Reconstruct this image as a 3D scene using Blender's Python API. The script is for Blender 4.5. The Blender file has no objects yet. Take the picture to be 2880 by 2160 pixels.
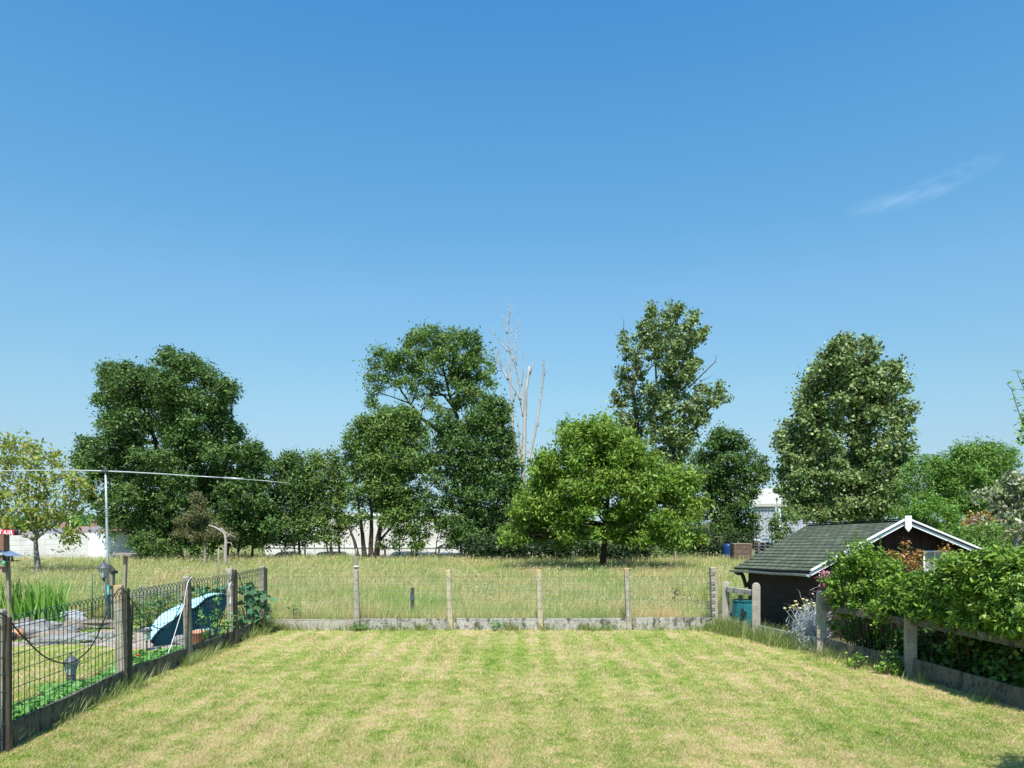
import bpy, math, random
import numpy as np
from math import radians, sin, cos, pi
from mathutils import Vector, noise as mnoise

# ------------------------------------------------------------------ camera, world, sun
S = bpy.context.scene
COL = S.collection
EYE, FPX, CX, HY = 2.4, 2109.0, 1440.0, 1474.0      # eye height, focal length and horizon of the 2880 px picture
cam = bpy.data.cameras.new('camera'); camo = bpy.data.objects.new('camera', cam); COL.objects.link(camo)
camo.location = (0, 0, EYE); camo.rotation_euler = (radians(90), 0, 0)
cam.lens = 26.37; cam.sensor_width = 36; cam.shift_y = 0.1367; cam.clip_end = 8000; cam.clip_start = .1
S.camera = camo
SUN_EL, SUN_AZ = radians(59), radians(178)
sd = Vector((sin(SUN_AZ)*cos(SUN_EL), cos(SUN_AZ)*cos(SUN_EL), sin(SUN_EL)))
W = bpy.data.worlds.new('World'); S.world = W; W.use_nodes = True
nt = W.node_tree; nt.nodes.clear()
def wn(t, **k):
    n = nt.nodes.new(t)
    for a, b in k.items(): setattr(n, a, b)
    return n
out = wn('ShaderNodeOutputWorld'); bg = wn('ShaderNodeBackground'); sky = wn('ShaderNodeTexSky')
sky.sky_type = 'NISHITA'; sky.sun_disc = False; sky.sun_elevation = SUN_EL; sky.sun_rotation = SUN_AZ
sky.altitude = 0; sky.air_density = 1.0; sky.dust_density = 0.6; sky.ozone_density = 2.0
bg.inputs['Strength'].default_value = 0.13
def wmath(op, a, b=None, c=None):
    n = wn('ShaderNodeMath', operation=op)
    for i, v in enumerate((a, b, c)):
        if v is None: continue
        if isinstance(v, (int, float)): n.inputs[i].default_value = v
        else: nt.links.new(v, n.inputs[i])
    return n.outputs[0]
tc = wn('ShaderNodeTexCoord'); sp = wn('ShaderNodeSeparateXYZ'); nt.links.new(tc.outputs['Generated'], sp.inputs[0])
yy = wmath('MAXIMUM', sp.outputs[1], .05)
cu = wmath('DIVIDE', sp.outputs[0], yy); cv = wmath('DIVIDE', sp.outputs[2], yy)
# thin cirrus streak: along / across coordinates of its line over the sky
a0 = math.atan2(.078, .190)
du = wmath('SUBTRACT', cu, .555); dv = wmath('SUBTRACT', cv, .446)
al = wmath('ADD', wmath('MULTIPLY', du, cos(a0)), wmath('MULTIPLY', dv, sin(a0)))
ac = wmath('SUBTRACT', wmath('MULTIPLY', dv, cos(a0)), wmath('MULTIPLY', du, sin(a0)))
cmb = wn('ShaderNodeCombineXYZ'); nt.links.new(wmath('MULTIPLY', al, 7), cmb.inputs[0]); nt.links.new(wmath('MULTIPLY', ac, 26), cmb.inputs[1])
nz = wn('ShaderNodeTexNoise'); nz.inputs['Scale'].default_value = 2.2; nz.inputs['Detail'].default_value = 6; nz.inputs['Distortion'].default_value = .6
nt.links.new(cmb.outputs[0], nz.inputs['Vector'])
fa = wmath('SUBTRACT', 1, wmath('MULTIPLY', wmath('MULTIPLY', al, al), 75)); 
bend = wmath('SUBTRACT', ac, wmath('MULTIPLY', wmath('MULTIPLY', al, al), .9))
fc = wmath('SUBTRACT', 1, wmath('DIVIDE', wmath('ABSOLUTE', bend), .017))
msk = wmath('MULTIPLY', wmath('MAXIMUM', fa, 0), wmath('MAXIMUM', fc, 0))
msk = wmath('MULTIPLY', msk, wmath('MAXIMUM', wmath('MULTIPLY', wmath('SUBTRACT', nz.outputs[0], .36), 2.2), 0))
msk = wmath('MINIMUM', wmath('MULTIPLY', msk, .17), .3)
mx = wn('ShaderNodeMixRGB'); nt.links.new(msk, mx.inputs[0]); mx.inputs[2].default_value = (6.5, 7.2, 8.2, 1)
# clear deep blue of the day: colour balance of the sky by height above the horizon
cr = wn('ShaderNodeValToRGB'); e_ = cr.color_ramp.elements
SKYC = [(0.011, (0.224, 0.315, 0.45)), (0.027, (0.197, 0.267, 0.377)), (0.045, (0.198, 0.252, 0.329)), (0.072, (0.212, 0.253, 0.294)), (0.098, (0.232, 0.268, 0.286)), (0.124, (0.248, 0.292, 0.297)), (0.163, (0.264, 0.327, 0.313)), (0.286, (0.283, 0.391, 0.394)), (0.365, (0.24, 0.411, 0.426)), (0.44, (0.215, 0.428, 0.468)), (0.492, (0.199, 0.426, 0.487)), (0.569, (0.166, 0.417, 0.515))]
while len(e_) < len(SKYC): e_.new(.5)
for i_, (p_, c_) in enumerate(SKYC): e_[i_].position = p_; e_[i_].color = (*c_, 1)
nt.links.new(sp.outputs[2], cr.inputs[0])
ml = wn('ShaderNodeVectorMath', operation='MULTIPLY'); nt.links.new(sky.outputs[0], ml.inputs[0]); nt.links.new(cr.outputs[0], ml.inputs[1])
m2 = wn('ShaderNodeVectorMath', operation='SCALE'); nt.links.new(ml.outputs[0], m2.inputs[0]); m2.inputs['Scale'].default_value = 2
nt.links.new(m2.outputs[0], mx.inputs[1]); nt.links.new(mx.outputs[0], bg.inputs[0]); nt.links.new(bg.outputs[0], out.inputs[0])
sl = bpy.data.lights.new('sun', 'SUN'); sl.energy = 4.2; sl.angle = radians(.53); sl.color = (1, .955, .89)
so = bpy.data.objects.new('sun', sl); COL.objects.link(so); so.rotation_euler = sd.to_track_quat('Z', 'Y').to_euler()
S.view_settings.view_transform = 'Standard'; S.view_settings.look = 'None'; S.view_settings.exposure = 0.8; S.view_settings.gamma = 1

# ------------------------------------------------------------------ helpers
R = random.Random(7); N = np.random.default_rng(7)
def P(u, v, z): return Vector(((u-CX)/FPX*z, z, EYE-(v-HY)/FPX*z))    # photo position + real distance -> point
def G(u, v):                                                         # point of the ground seen at a photo position
    z = EYE*FPX/(v-HY); return Vector(((u-CX)/FPX*z, z, 0))
def tag(o, label=None, cat=None, group=None, kind=None):
    if label: o['label'] = label
    if cat: o['category'] = cat
    if group: o['group'] = group
    if kind: o['kind'] = kind
    return o
def empty(name, loc, label, cat, group=None, rz=0):
    o = bpy.data.objects.new(name, None); COL.objects.link(o); o.location = loc; o.rotation_euler[2] = rz
    o.empty_display_size = .1
    return tag(o, label, cat, group)
def link(name, me, mat, parent=None, world=True):
    for m in (mat if isinstance(mat, (list, tuple)) else [mat]): me.materials.append(m)
    o = bpy.data.objects.new(name, me); COL.objects.link(o)
    if parent:
        o.parent = parent
        if world:                                                    # built in world space: undo the parent's own place
            root = parent
            M = Vector((0, 0, 0)); 
            while root: M += root.location; root = root.parent
            me.transform(__import__('mathutils').Matrix.Translation(-M))
    return o
class MB:
    def __init__(s): s.v = []; s.f = []; s.m = []; s.sm = []
    def add(s, vs, fs, mi=0, smooth=False):
        b = len(s.v); s.v += [tuple(v) for v in vs]
        for f in fs: s.f.append([i+b for i in f]); s.m.append(mi); s.sm.append(smooth)
    def box(s, c, d, rz=0, mi=0, rot=None, taper=1.0, bev=0):
        hx, hy, hz = d[0]/2, d[1]/2, d[2]/2; vs = []
        if bev:                                                      # chamfered upright edges
            ring = [(hx-bev, hy), (-hx+bev, hy), (-hx, hy-bev), (-hx, -hy+bev), (-hx+bev, -hy), (hx-bev, -hy), (hx, -hy+bev), (hx, hy-bev)]
            k = 8
            levels = [(-hz, 1), (hz-bev, taper), (hz, taper*.88)]
            for z, t in levels: vs += [Vector((x*t, y*t, z)) for x, y in ring]
            fs = [[l*k+i, l*k+(i+1) % k, (l+1)*k+(i+1) % k, (l+1)*k+i] for l in range(2) for i in range(k)]
            fs += [list(range(2*k, 3*k)), list(range(k-1, -1, -1))]
        else:
            for z, t in ((-hz, 1), (hz, taper)):
                vs += [Vector((x*t, y*t, z)) for x, y in ((-hx, -hy), (hx, -hy), (hx, hy), (-hx, hy))]
            fs = [[3, 2, 1, 0], [4, 5, 6, 7], [0, 1, 5, 4], [1, 2, 6, 5], [2, 3, 7, 6], [3, 0, 4, 7]]
        from mathutils import Matrix
        M = rot if rot is not None else Matrix.Rotation(rz, 3, 'Z')
        s.add([M @ v + Vector(c) for v in vs], fs, mi)
    def beam(s, a, b, w, h, mi=0, up=Vector((0, 0, 1))):             # rectangular bar from a to b
        a, b = Vector(a), Vector(b); d = (b-a).normalized(); sd_ = d.cross(up)
        if sd_.length < 1e-4: sd_ = Vector((1, 0, 0))
        sd_.normalize(); u = sd_.cross(d).normalized()
        vs = [p + sd_*x*w/2 + u*y*h/2 for p in (a, b) for x, y in ((-1, -1), (1, -1), (1, 1), (-1, 1))]
        s.add(vs, [[3, 2, 1, 0], [4, 5, 6, 7], [0, 1, 5, 4], [1, 2, 6, 5], [2, 3, 7, 6], [3, 0, 4, 7]], mi)
    def tube(s, pts, rad, n=6, mi=0, smooth=True):
        pts = [Vector(p) for p in pts]; k = len(pts)
        if not hasattr(rad, '__len__'): rad = [rad]*k
        vs = []; pu = None
        for i, p in enumerate(pts):
            d = (pts[min(i+1, k-1)]-pts[max(i-1, 0)]).normalized()
            if pu is None: pu = Vector((1, 0, 0)) if abs(d.x) < .8 else Vector((0, 1, 0))
            u = (pu - d*pu.dot(d)).normalized(); w = d.cross(u); pu = u
            for j in range(n):
                a = 2*pi*j/n; vs.append(p + (u*cos(a)+w*sin(a))*rad[i])
        fs = [[i*n+j, i*n+(j+1) % n, (i+1)*n+(j+1) % n, (i+1)*n+j] for i in range(k-1) for j in range(n)]
        fs += [list(range(n-1, -1, -1)), list(range((k-1)*n, k*n))]
        s.add(vs, fs, mi, smooth)
    def lathe(s, c, prof, n=16, mi=0, smooth=True, cap=True):        # profile of (radius, height)
        vs = [Vector(c)+Vector((r*cos(2*pi*j/n), r*sin(2*pi*j/n), h)) for r, h in prof for j in range(n)]
        k = len(prof)
        fs = [[i*n+j, i*n+(j+1) % n, (i+1)*n+(j+1) % n, (i+1)*n+j] for i in range(k-1) for j in range(n)]
        if cap: fs += [list(range(n-1, -1, -1)), list(range((k-1)*n, k*n))]
        s.add(vs, fs, mi, smooth)
    def build(s, name, mat, parent=None, world=True):
        me = bpy.data.meshes.new(name); me.from_pydata(s.v, [], s.f)
        me.polygons.foreach_set('material_index', s.m); me.polygons.foreach_set('use_smooth', s.sm); me.update()
        return link(name, me, mat, parent, world)
def np_mesh(name, V, F, mat, parent=None, mi=None, smooth=False):    # V (n,3); F (m,k) equal-sided faces
    me = bpy.data.meshes.new(name); m, k = F.shape
    me.vertices.add(len(V)); me.vertices.foreach_set('co', np.ascontiguousarray(V, dtype=np.float32).ravel())
    me.loops.add(m*k); me.loops.foreach_set('vertex_index', F.ravel().astype(np.int32))
    me.polygons.add(m); me.polygons.foreach_set('loop_start', np.arange(0, m*k, k, dtype=np.int32))
    if mi is not None: me.polygons.foreach_set('material_index', mi.astype(np.int32))
    me.update(calc_edges=True); me.validate()
    return link(name, me, mat, parent)
def unit(a): return a/np.maximum(np.linalg.norm(a, axis=1, keepdims=True), 1e-6)

# ------------------------------------------------------------------ materials
def mat(name, col, rough=.8, metal=0, spec=.3):
    m = bpy.data.materials.new(name); m.use_nodes = True; b = m.node_tree.nodes['Principled BSDF']
    b.inputs['Base Color'].default_value = (*col, 1); b.inputs['Roughness'].default_value = rough
    b.inputs['Metallic'].default_value = metal; b.inputs['Specular IOR Level'].default_value = spec
    return m
def node(m, t, **k):
    n = m.node_tree.nodes.new(t)
    for a, b in k.items(): setattr(n, a, b)
    return n
def ramp(m, fac, stops):
    r = node(m, 'ShaderNodeValToRGB'); e = r.color_ramp.elements
    while len(e) < len(stops): e.new(.5)
    for i, (p, c) in enumerate(stops): e[i].position = p; e[i].color = (*c, 1)
    m.node_tree.links.new(fac, r.inputs[0]); return r.outputs[0]
def noise_out(m, scale, detail=5, rough=.6, vec=None, dist=0, stretch=None):
    n = node(m, 'ShaderNodeTexNoise'); n.inputs['Scale'].default_value = scale; n.inputs['Detail'].default_value = detail
    n.inputs['Roughness'].default_value = rough; n.inputs['Distortion'].default_value = dist
    g = node(m, 'ShaderNodeNewGeometry')
    v = g.outputs['Position']
    if stretch:
        mp = node(m, 'ShaderNodeMapping'); mp.inputs['Scale'].default_value = stretch; m.node_tree.links.new(v, mp.inputs[0]); v = mp.outputs[0]
    m.node_tree.links.new(v, n.inputs['Vector']); return n.outputs['Fac']
def mixc(m, fac, a, b, mode='MIX'):
    n = node(m, 'ShaderNodeMixRGB', blend_type=mode); L = m.node_tree.links
    for i, v in enumerate((fac, a, b)):
        if isinstance(v, (int, float)): n.inputs[i].default_value = v
        elif isinstance(v, tuple): n.inputs[i].default_value = (*v, 1)
        else: L.new(v, n.inputs[i])
    return n.outputs[0]
def setcol(m, c): m.node_tree.links.new(c, m.node_tree.nodes['Principled BSDF'].inputs['Base Color'])
def bump(m, h, s=.4, d=.02):
    b = node(m, 'ShaderNodeBump'); b.inputs['Strength'].default_value = s; b.inputs['Distance'].default_value = d
    m.node_tree.links.new(h, b.inputs['Height']); m.node_tree.links.new(b.outputs[0], m.node_tree.nodes['Principled BSDF'].inputs['Normal'])
def mottled(name, c1, c2, scale=8, rough=.85, stretch=None, b=.4, c3=None, metal=0, spec=.3, bd=.01):
    m = mat(name, c1, rough, metal, spec); n = noise_out(m, scale, 7, .65, stretch=stretch)
    st = [(.32, c1), (.62, c2)] + ([(.75, c3)] if c3 else [])
    setcol(m, ramp(m, n, st)); n2 = noise_out(m, scale*6, 4, .7, stretch=stretch); bump(m, n2, b, bd); return m
def island(m):
    g = node(m, 'ShaderNodeNewGeometry'); return g.outputs['Random Per Island']
def leafmat(name, cols, tr=.3, rough=.5, spec=.35, back=None, patch=None):
    """cols: colours spread over single leaves; patch adds slow variation from branch to branch"""
    m = mat(name, cols[0], rough, 0, spec); L = m.node_tree.links
    k = len(cols); c = ramp(m, island(m), [(i/(k-1), q) for i, q in enumerate(cols)])
    if patch:
        f = ramp(m, noise_out(m, patch[0], 3, .5), [(.35, (0, 0, 0)), (.65, (1, 1, 1))])
        c = mixc(m, f, c, patch[1], 'MULTIPLY') 
    setcol(m, c)
    t = node(m, 'ShaderNodeBsdfTranslucent'); L.new(c, t.inputs[0])
    if tr:
        x = node(m, 'ShaderNodeMixShader'); x.inputs[0].default_value = tr
        L.new(m.node_tree.nodes['Principled BSDF'].outputs[0], x.inputs[1]); L.new(t.outputs[0], x.inputs[2])
        L.new(x.outputs[0], m.node_tree.nodes['Material Output'].inputs[0])
    return m
# lawn colour: the same field for the soil sheet and the blades
def lawn_colour(m, k=1.0, blade=False):
    n1 = noise_out(m, .55, 6, .62, dist=.5, stretch=(1, .75, 1)); n2 = noise_out(m, 4.2, 6, .72)
    n3 = noise_out(m, 22, 4, .7)
    wv = node(m, 'ShaderNodeTexWave', bands_direction='X'); wv.inputs['Scale'].default_value = .62; wv.inputs['Distortion'].default_value = 2.6; wv.inputs['Detail'].default_value = 3; wv.inputs['Detail Scale'].default_value = 1.2
    gq = node(m, 'ShaderNodeNewGeometry'); mq = node(m, 'ShaderNodeMapping'); mq.inputs['Scale'].default_value = (1, .10, 1); mq.inputs['Rotation'].default_value = (0, 0, .12)
    m.node_tree.links.new(gq.outputs['Position'], mq.inputs[0]); m.node_tree.links.new(mq.outputs[0], wv.inputs['Vector'])
    w1 = node(m, 'ShaderNodeMath', operation='MULTIPLY_ADD'); m.node_tree.links.new(wv.outputs['Fac'], w1.inputs[0]); w1.inputs[1].default_value = .085
    w0 = node(m, 'ShaderNodeMath', operation='MULTIPLY_ADD'); m.node_tree.links.new(n1, w0.inputs[0]); w0.inputs[1].default_value = .62; w0.inputs[2].default_value = .072; m.node_tree.links.new(w0.outputs[0], w1.inputs[2]); n1 = w1.outputs[0]
    a = node(m, 'ShaderNodeMath', operation='MULTIPLY_ADD'); m.node_tree.links.new(n2, a.inputs[0]); a.inputs[1].default_value = .85; m.node_tree.links.new(n1, a.inputs[2])
    b = node(m, 'ShaderNodeMath', operation='MULTIPLY_ADD'); m.node_tree.links.new(n3, b.inputs[0]); b.inputs[1].default_value = .28; m.node_tree.links.new(a.outputs[0], b.inputs[2])
    v = b.outputs[0]
    if blade:
        c = node(m, 'ShaderNodeMath', operation='MULTIPLY_ADD'); m.node_tree.links.new(island(m), c.inputs[0]); c.inputs[1].default_value = .50; m.node_tree.links.new(v, c.inputs[2])
        d = node(m, 'ShaderNodeMath', operation='SUBTRACT'); m.node_tree.links.new(c.outputs[0], d.inputs[0]); d.inputs[1].default_value = .24; v = d.outputs[0]
    dv_ = node(m, 'ShaderNodeMath', operation='MULTIPLY'); m.node_tree.links.new(v, dv_.inputs[0]); dv_.inputs[1].default_value = .8; v = dv_.outputs[0]
    s = lambda c: tuple(q*k for q in c)
    return ramp(m, v, [(.56, s((.14, .25, .032))), (.72, s((.28, .36, .062))), (.815, s((.45, .44, .14))), (.875, s((.62, .48, .28)))])
M_ = {}
m = M_['lawn'] = mat('lawn_soil', (.3, .3, .1), .95, spec=.1); setcol(m, lawn_colour(m, .8)); bump(m, noise_out(m, 60, 4, .7), .8, .02)
m = M_['blade'] = leafmat('lawn_blades', [(.2, .3, .06), (.3, .3, .1)], .25, .6, .2); c = lawn_colour(m, 1.05, True); setcol(m, c)
for l_ in [n for n in m.node_tree.nodes if n.type == 'BSDF_TRANSLUCENT']: m.node_tree.links.new(c, l_.inputs[0])
m = M_['meadow'] = mat('meadow_soil', (.2, .22, .07), .95, spec=.1)
setcol(m, ramp(m, noise_out(m, .5, 8, .7), [(.3, (.13, .17, .045)), (.55, (.24, .25, .085)), (.75, (.34, .29, .14))])); bump(m, noise_out(m, 14, 5, .8), 1, .15)
def meadowblade(name, cols):
    m = leafmat(name, cols, .3, .6, .2)
    f = ramp(m, noise_out(m, .45, 6, .7, stretch=(1, .5, 1)), [(.38, (.70, .92, .58)), (.50, (.98, 1.02, .9)), (.63, (1.32, 1.08, 1.12))])
    b = m.node_tree.nodes['Principled BSDF'].inputs['Base Color']; src = b.links[0].from_socket
    c = mixc(m, 1.0, src, f, 'MULTIPLY'); setcol(m, c)
    for l_ in [n for n in m.node_tree.nodes if n.type == 'BSDF_TRANSLUCENT']: m.node_tree.links.new(c, l_.inputs[0])
    return m
M_['mblade'] = meadowblade('meadow_blades', [(.20, .28, .055), (.34, .42, .10), (.48, .48, .17), (.66, .56, .31), (.40, .45, .12)])
M_['straw'] = meadowblade('dry_grass', [(.60, .48, .29), (.74, .61, .42), (.52, .46, .21), (.42, .43, .17)])
M_['longgrass'] = leafmat('long_grass', [(.1, .19, .03), (.17, .27, .05), (.3, .34, .1), (.45, .4, .2)], .3, .55)
def concrete(name, c1, c2, moss=None, lichen=None):
    m = mat(name, c1, .92, spec=.2)
    c = ramp(m, noise_out(m, 5, 8, .7), [(.33, c1), (.62, c2)])
    sp_ = ramp(m, noise_out(m, 34, 3, .75), [(.56, (0, 0, 0)), (.66, (1, 1, 1))]); c = mixc(m, sp_, c, tuple(q*.55 for q in c1))
    if moss:
        f = ramp(m, noise_out(m, 9, 6, .8, stretch=(1, 1, .5)), [(.5, (0, 0, 0)), (.58, (1, 1, 1))]); c = mixc(m, f, c, moss)
    if lichen:
        f = ramp(m, noise_out(m, 6, 5, .7), [(.42, (0, 0, 0)), (.5, (1, 1, 1))])
        g_ = node(m, 'ShaderNodeNewGeometry'); sz = node(m, 'ShaderNodeSeparateXYZ'); m.node_tree.links.new(g_.outputs['Position'], sz.inputs[0])
        f = mixc(m, 1.0, f, ramp(m, sz.outputs[2], [(.55, (.0, .0, .0)), (.6, (.25, .25, .25)), (.66, (.9, .9, .9))]) if False else f, 'MULTIPLY')
        zr = node(m, 'ShaderNodeMapRange'); zr.inputs['From Min'].default_value = 1.15; zr.inputs['From Max'].default_value = 1.5; m.node_tree.links.new(sz.outputs[2], zr.inputs['Value'])
        f = mixc(m, 1.0, f, zr.outputs[0], 'MULTIPLY'); c = mixc(m, f, c, lichen)
    setcol(m, c); bump(m, noise_out(m, 60, 5, .8), .6, .012); return m
M_['post'] = concrete('concrete_post', (.27, .235, .185), (.42, .37, .30))
M_['posttan'] = concrete('tan_concrete_post', (.36, .30, .20), (.52, .44, .30), lichen=(.5, .33, .11))
M_['postlich'] = concrete('concrete_post_lichen', (.28, .24, .18), (.43, .38, .30), lichen=(.42, .27, .09))
M_['plate'] = concrete('concrete_plate', (.30, .275, .235), (.50, .47, .41), moss=(.10, .09, .07))
M_['plateclean'] = concrete('concrete_plate_clean', (.33, .30, .25), (.47, .43, .37))
M_['plateshade'] = concrete('concrete_plate_shaded', (.12, .105, .08), (.18, .16, .12), moss=(.06, .055, .04))  # shade on left plates and under the hedge put into the colour, plus moss
M_['wood'] = mottled('weathered_wood', (.19, .15, .11), (.31, .26, .20), 14, stretch=(1, 1, .12), b=.6)
M_['wooddark'] = mottled('dark_wood', (.035, .03, .022), (.085, .07, .05), 14, stretch=(1, 1, .12), b=.6)
M_['wire'] = mat('green_coated_wire', (.02, .07, .055), .45, spec=.5)
M_['wirepale'] = mat('faded_green_wire', (.05, .17, .13), .5, spec=.4)
M_['cable'] = mat('black_cable', (.018, .022, .022), .4, spec=.5)
M_['rope'] = mottled('white_rope', (.65, .64, .68), (.8, .8, .82), 40)
M_['bark'] = mottled('bark', (.06, .048, .035), (.13, .105, .08), 6, stretch=(1, 1, .25), b=.9, bd=.03)
M_['barkdark'] = mottled('dark_bark', (.03, .022, .016), (.07, .05, .036), 6, stretch=(1, 1, .25), b=.9, bd=.03)
M_['barkgrey'] = mottled('grey_bark', (.16, .14, .11), (.34, .30, .25), 5, stretch=(1, 1, .3), b=.9, bd=.03)
M_['deadwood'] = mottled('bare_dead_wood', (.27, .235, .20), (.50, .455, .41), 3, stretch=(1, 1, .3), b=.5, bd=.03)
M_['whitewall'] = mottled('pale_concrete', (.50, .475, .44), (.62, .60, .565), 1.2, b=.2)
M_['whitepanel'] = mottled('white_painted_concrete', (.82, .82, .80), (.88, .88, .87), 1, b=.1)
M_['whitepaint'] = mottled('white_paint', (.72, .72, .71), (.82, .82, .81), 8, rough=.5, b=.05)
M_['steel'] = mottled('galvanised_steel', (.36, .40, .41), (.48, .52, .53), 10, rough=.45, metal=.35, b=.05)
M_['greymetal'] = mottled('grey_lantern_metal', (.05, .055, .06), (.12, .125, .135), 30, rough=.5, metal=.2, b=.1)
M_['glass'] = mat('lantern_glass', (.42, .48, .47), .12, spec=.8)
M_['terracotta'] = mottled('terracotta', (.42, .19, .10), (.52, .27, .17), 12)
M_['black'] = mat('black_rubber', (.02, .02, .022), .6)
M_['stonegrey'] = mottled('grey_stone', (.16, .155, .15), (.34, .33, .32), 7, b=.8, bd=.03)
M_['stonebrown'] = mottled('brown_stone', (.14, .11, .09), (.31, .25, .20), 6, b=.8, bd=.03)
M_['stonewhite'] = mottled('white_veined_stone', (.20, .205, .22), (.50, .51, .53), 9, b=.8, bd=.03)
M_['paving'] = mottled('stone_paving', (.26, .2, .165), (.42, .35, .31), 3.5, b=.6, bd=.02)
M_['soil'] = mottled('dark_garden_soil', (.05, .05, .025), (.12, .12, .045), 2.5, b=.8, bd=.05)
M_['slide'] = mottled('sky_blue_plastic', (.36, .62, .70), (.42, .68, .76), 6, rough=.38, spec=.5, b=.03)
M_['slideshade'] = mottled('shaded_blue_plastic', (.002, .022, .038), (.004, .032, .05), 6, rough=.6, spec=.1, b=.03)  # same blue plastic, with the shade of the near side put into its colour
M_['barrel'] = mottled('teal_plastic', (.010, .12, .14), (.016, .16, .18), 5, rough=.4, spec=.5, b=.05)
M_['blue'] = mottled('blue_plastic', (.008, .03, .12), (.012, .045, .17), 5, rough=.4)
M_['bluegrey'] = mottled('blue_grey_roofing', (.10, .16, .24), (.13, .20, .29), 10, rough=.5, b=.1)
M_['greentube'] = mat('green_plastic', (.02, .16, .10), .4, spec=.5)

# ------------------------------------------------------------------ ground sheets (structure)
def sheet(name, poly, z, m, sub=None):
    b = MB(); b.add([(x, y, z) for x, y in poly], [list(range(len(poly)))]); o = b.build(name, m); tag(o, kind='structure'); return o
xs = [-4000, -300, -80, -30, 0, 30, 80, 300, 4000]; ys = [-60, -4, 17, 30, 53, 58, 66, 200, 900, 5000]
hz = [0, 0, 0, 0, 0, -1.2, -1.6, -1.6, -1.6, -1.6]
b = MB(); b.add([(x, y, hz[j]-.004) for j, y in enumerate(ys) for x in xs],
      [[j*len(xs)+i, j*len(xs)+i+1, (j+1)*len(xs)+i+1, (j+1)*len(xs)+i] for j in range(len(ys)-1) for i in range(len(xs)-1)])
tag(b.build('meadow', M_['meadow']), kind='structure')
LX = lambda y: -5.62 + (y < 8)*0.0                                    # line of the left fence
RF = [(4.62, 16.9), (4.76, 16.7), (5.11, 15.7), (5.71, 13.85), (6.29, 11.84), (6.63, 9.25), (6.9, 6.5), (7.2, 3)]
sheet('lawn', [(-5.62, -4), (7.6, -4)] + [(x, y) for x, y in RF[::-1]] + [(4.62, 17.0), (-5.62, 17.0)], .004, M_['lawn'])
sheet('neighbour_lawn', [(-30, -4), (-5.62, -4), (-5.62, 18.8), (-30, 18.8)], .003, M_['lawn'])
sheet('garden_soil', [(x, y) for x, y in [(7.62, -4)]+RF[::-1][0:0]] + [(30, -4), (30, 23), (4.9, 23), (4.9, 17.02)] + RF[1:], .003, M_['soil'])
sheet('garden_path', [tuple(G(*p)[:2]) for p in ((0, 1822), (200, 1812), (330, 1822), (520, 1835), (560, 1815), (560, 1775), (330, 1768), (215, 1788), (0, 1805))], .008, M_['paving'])
sheet('planting_bed', [(-6.75, 6.5), (-5.64, 6.5), (-5.64, 15.2), (-6.6, 15.2)], .007, M_['soil'])

# ------------------------------------------------------------------ foliage builders
UP = np.array([0, 0, 1.0])
def leaf_quads(C, L_, Wd, up=.5, droop=0.0, outward=None):
    n = len(C); a = unit(N.normal(size=(n, 3)) + np.array([0, 0, -droop]))
    nn = N.normal(size=(n, 3))*.8 + UP*up
    if outward is not None: nn = nn + outward
    nn = unit(nn)
    b = unit(np.cross(nn, a)); a = np.cross(b, nn)
    s = N.uniform(.5, 1.5, size=(n, 1)); a = a*L_*s/2; b = b*Wd*s/2
    V = np.stack([C-a, C+b-a*.1, C+a, C-b-a*.1], 1).reshape(-1, 3)
    F = np.arange(n*4).reshape(n, 4); return V, F
DENS = 1.0
def lobe_points(lobes, dens, rc, per, flat=1.0):
    """lobes: (centre, radii) in metres -> leaf centres gathered in clumps near each lobe's skin"""
    C = []; O = []
    for c, r in lobes:
        c = np.array(c); r = np.array(r)
        area = r[0]*r[2]*pi; k = max(3, int(area*dens*DENS+R.random()))
        d = unit(N.normal(size=(k, 3))); rad = .45+.55*N.random((k, 1))**.6
        rad = np.where(N.random((k, 1)) < .10, rad*1.22, rad); ctr = c + d*r*rad*(1+N.normal(size=(k, 1))*.12)
        for q, dd in zip(ctr, d):
            m = int(per*N.uniform(.5, 1.4)); rr = rc*N.uniform(.45, 1.5)
            e = N.normal(size=(m, 3))*np.array([rr, rr, rr*.88*flat])
            C.append(q+e); O.append(np.repeat(dd[None], m, 0))
    return np.concatenate(C), np.concatenate(O)
def limb_path(a, b, sag=.12, k=5):
    a, b = Vector(a), Vector(b); L = (b-a).length; pts = []
    off = Vector((R.uniform(-1, 1), R.uniform(-1, 1), R.uniform(-.2, 1)))*L*sag
    for i in range(k+1):
        t = i/k; pts.append(a.lerp(b, t)+off*sin(pi*t)+Vector((R.uniform(-1, 1), R.uniform(-1, 1), R.uniform(-1, 1)))*L*.02*(0 < i < k))
    return pts
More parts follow.
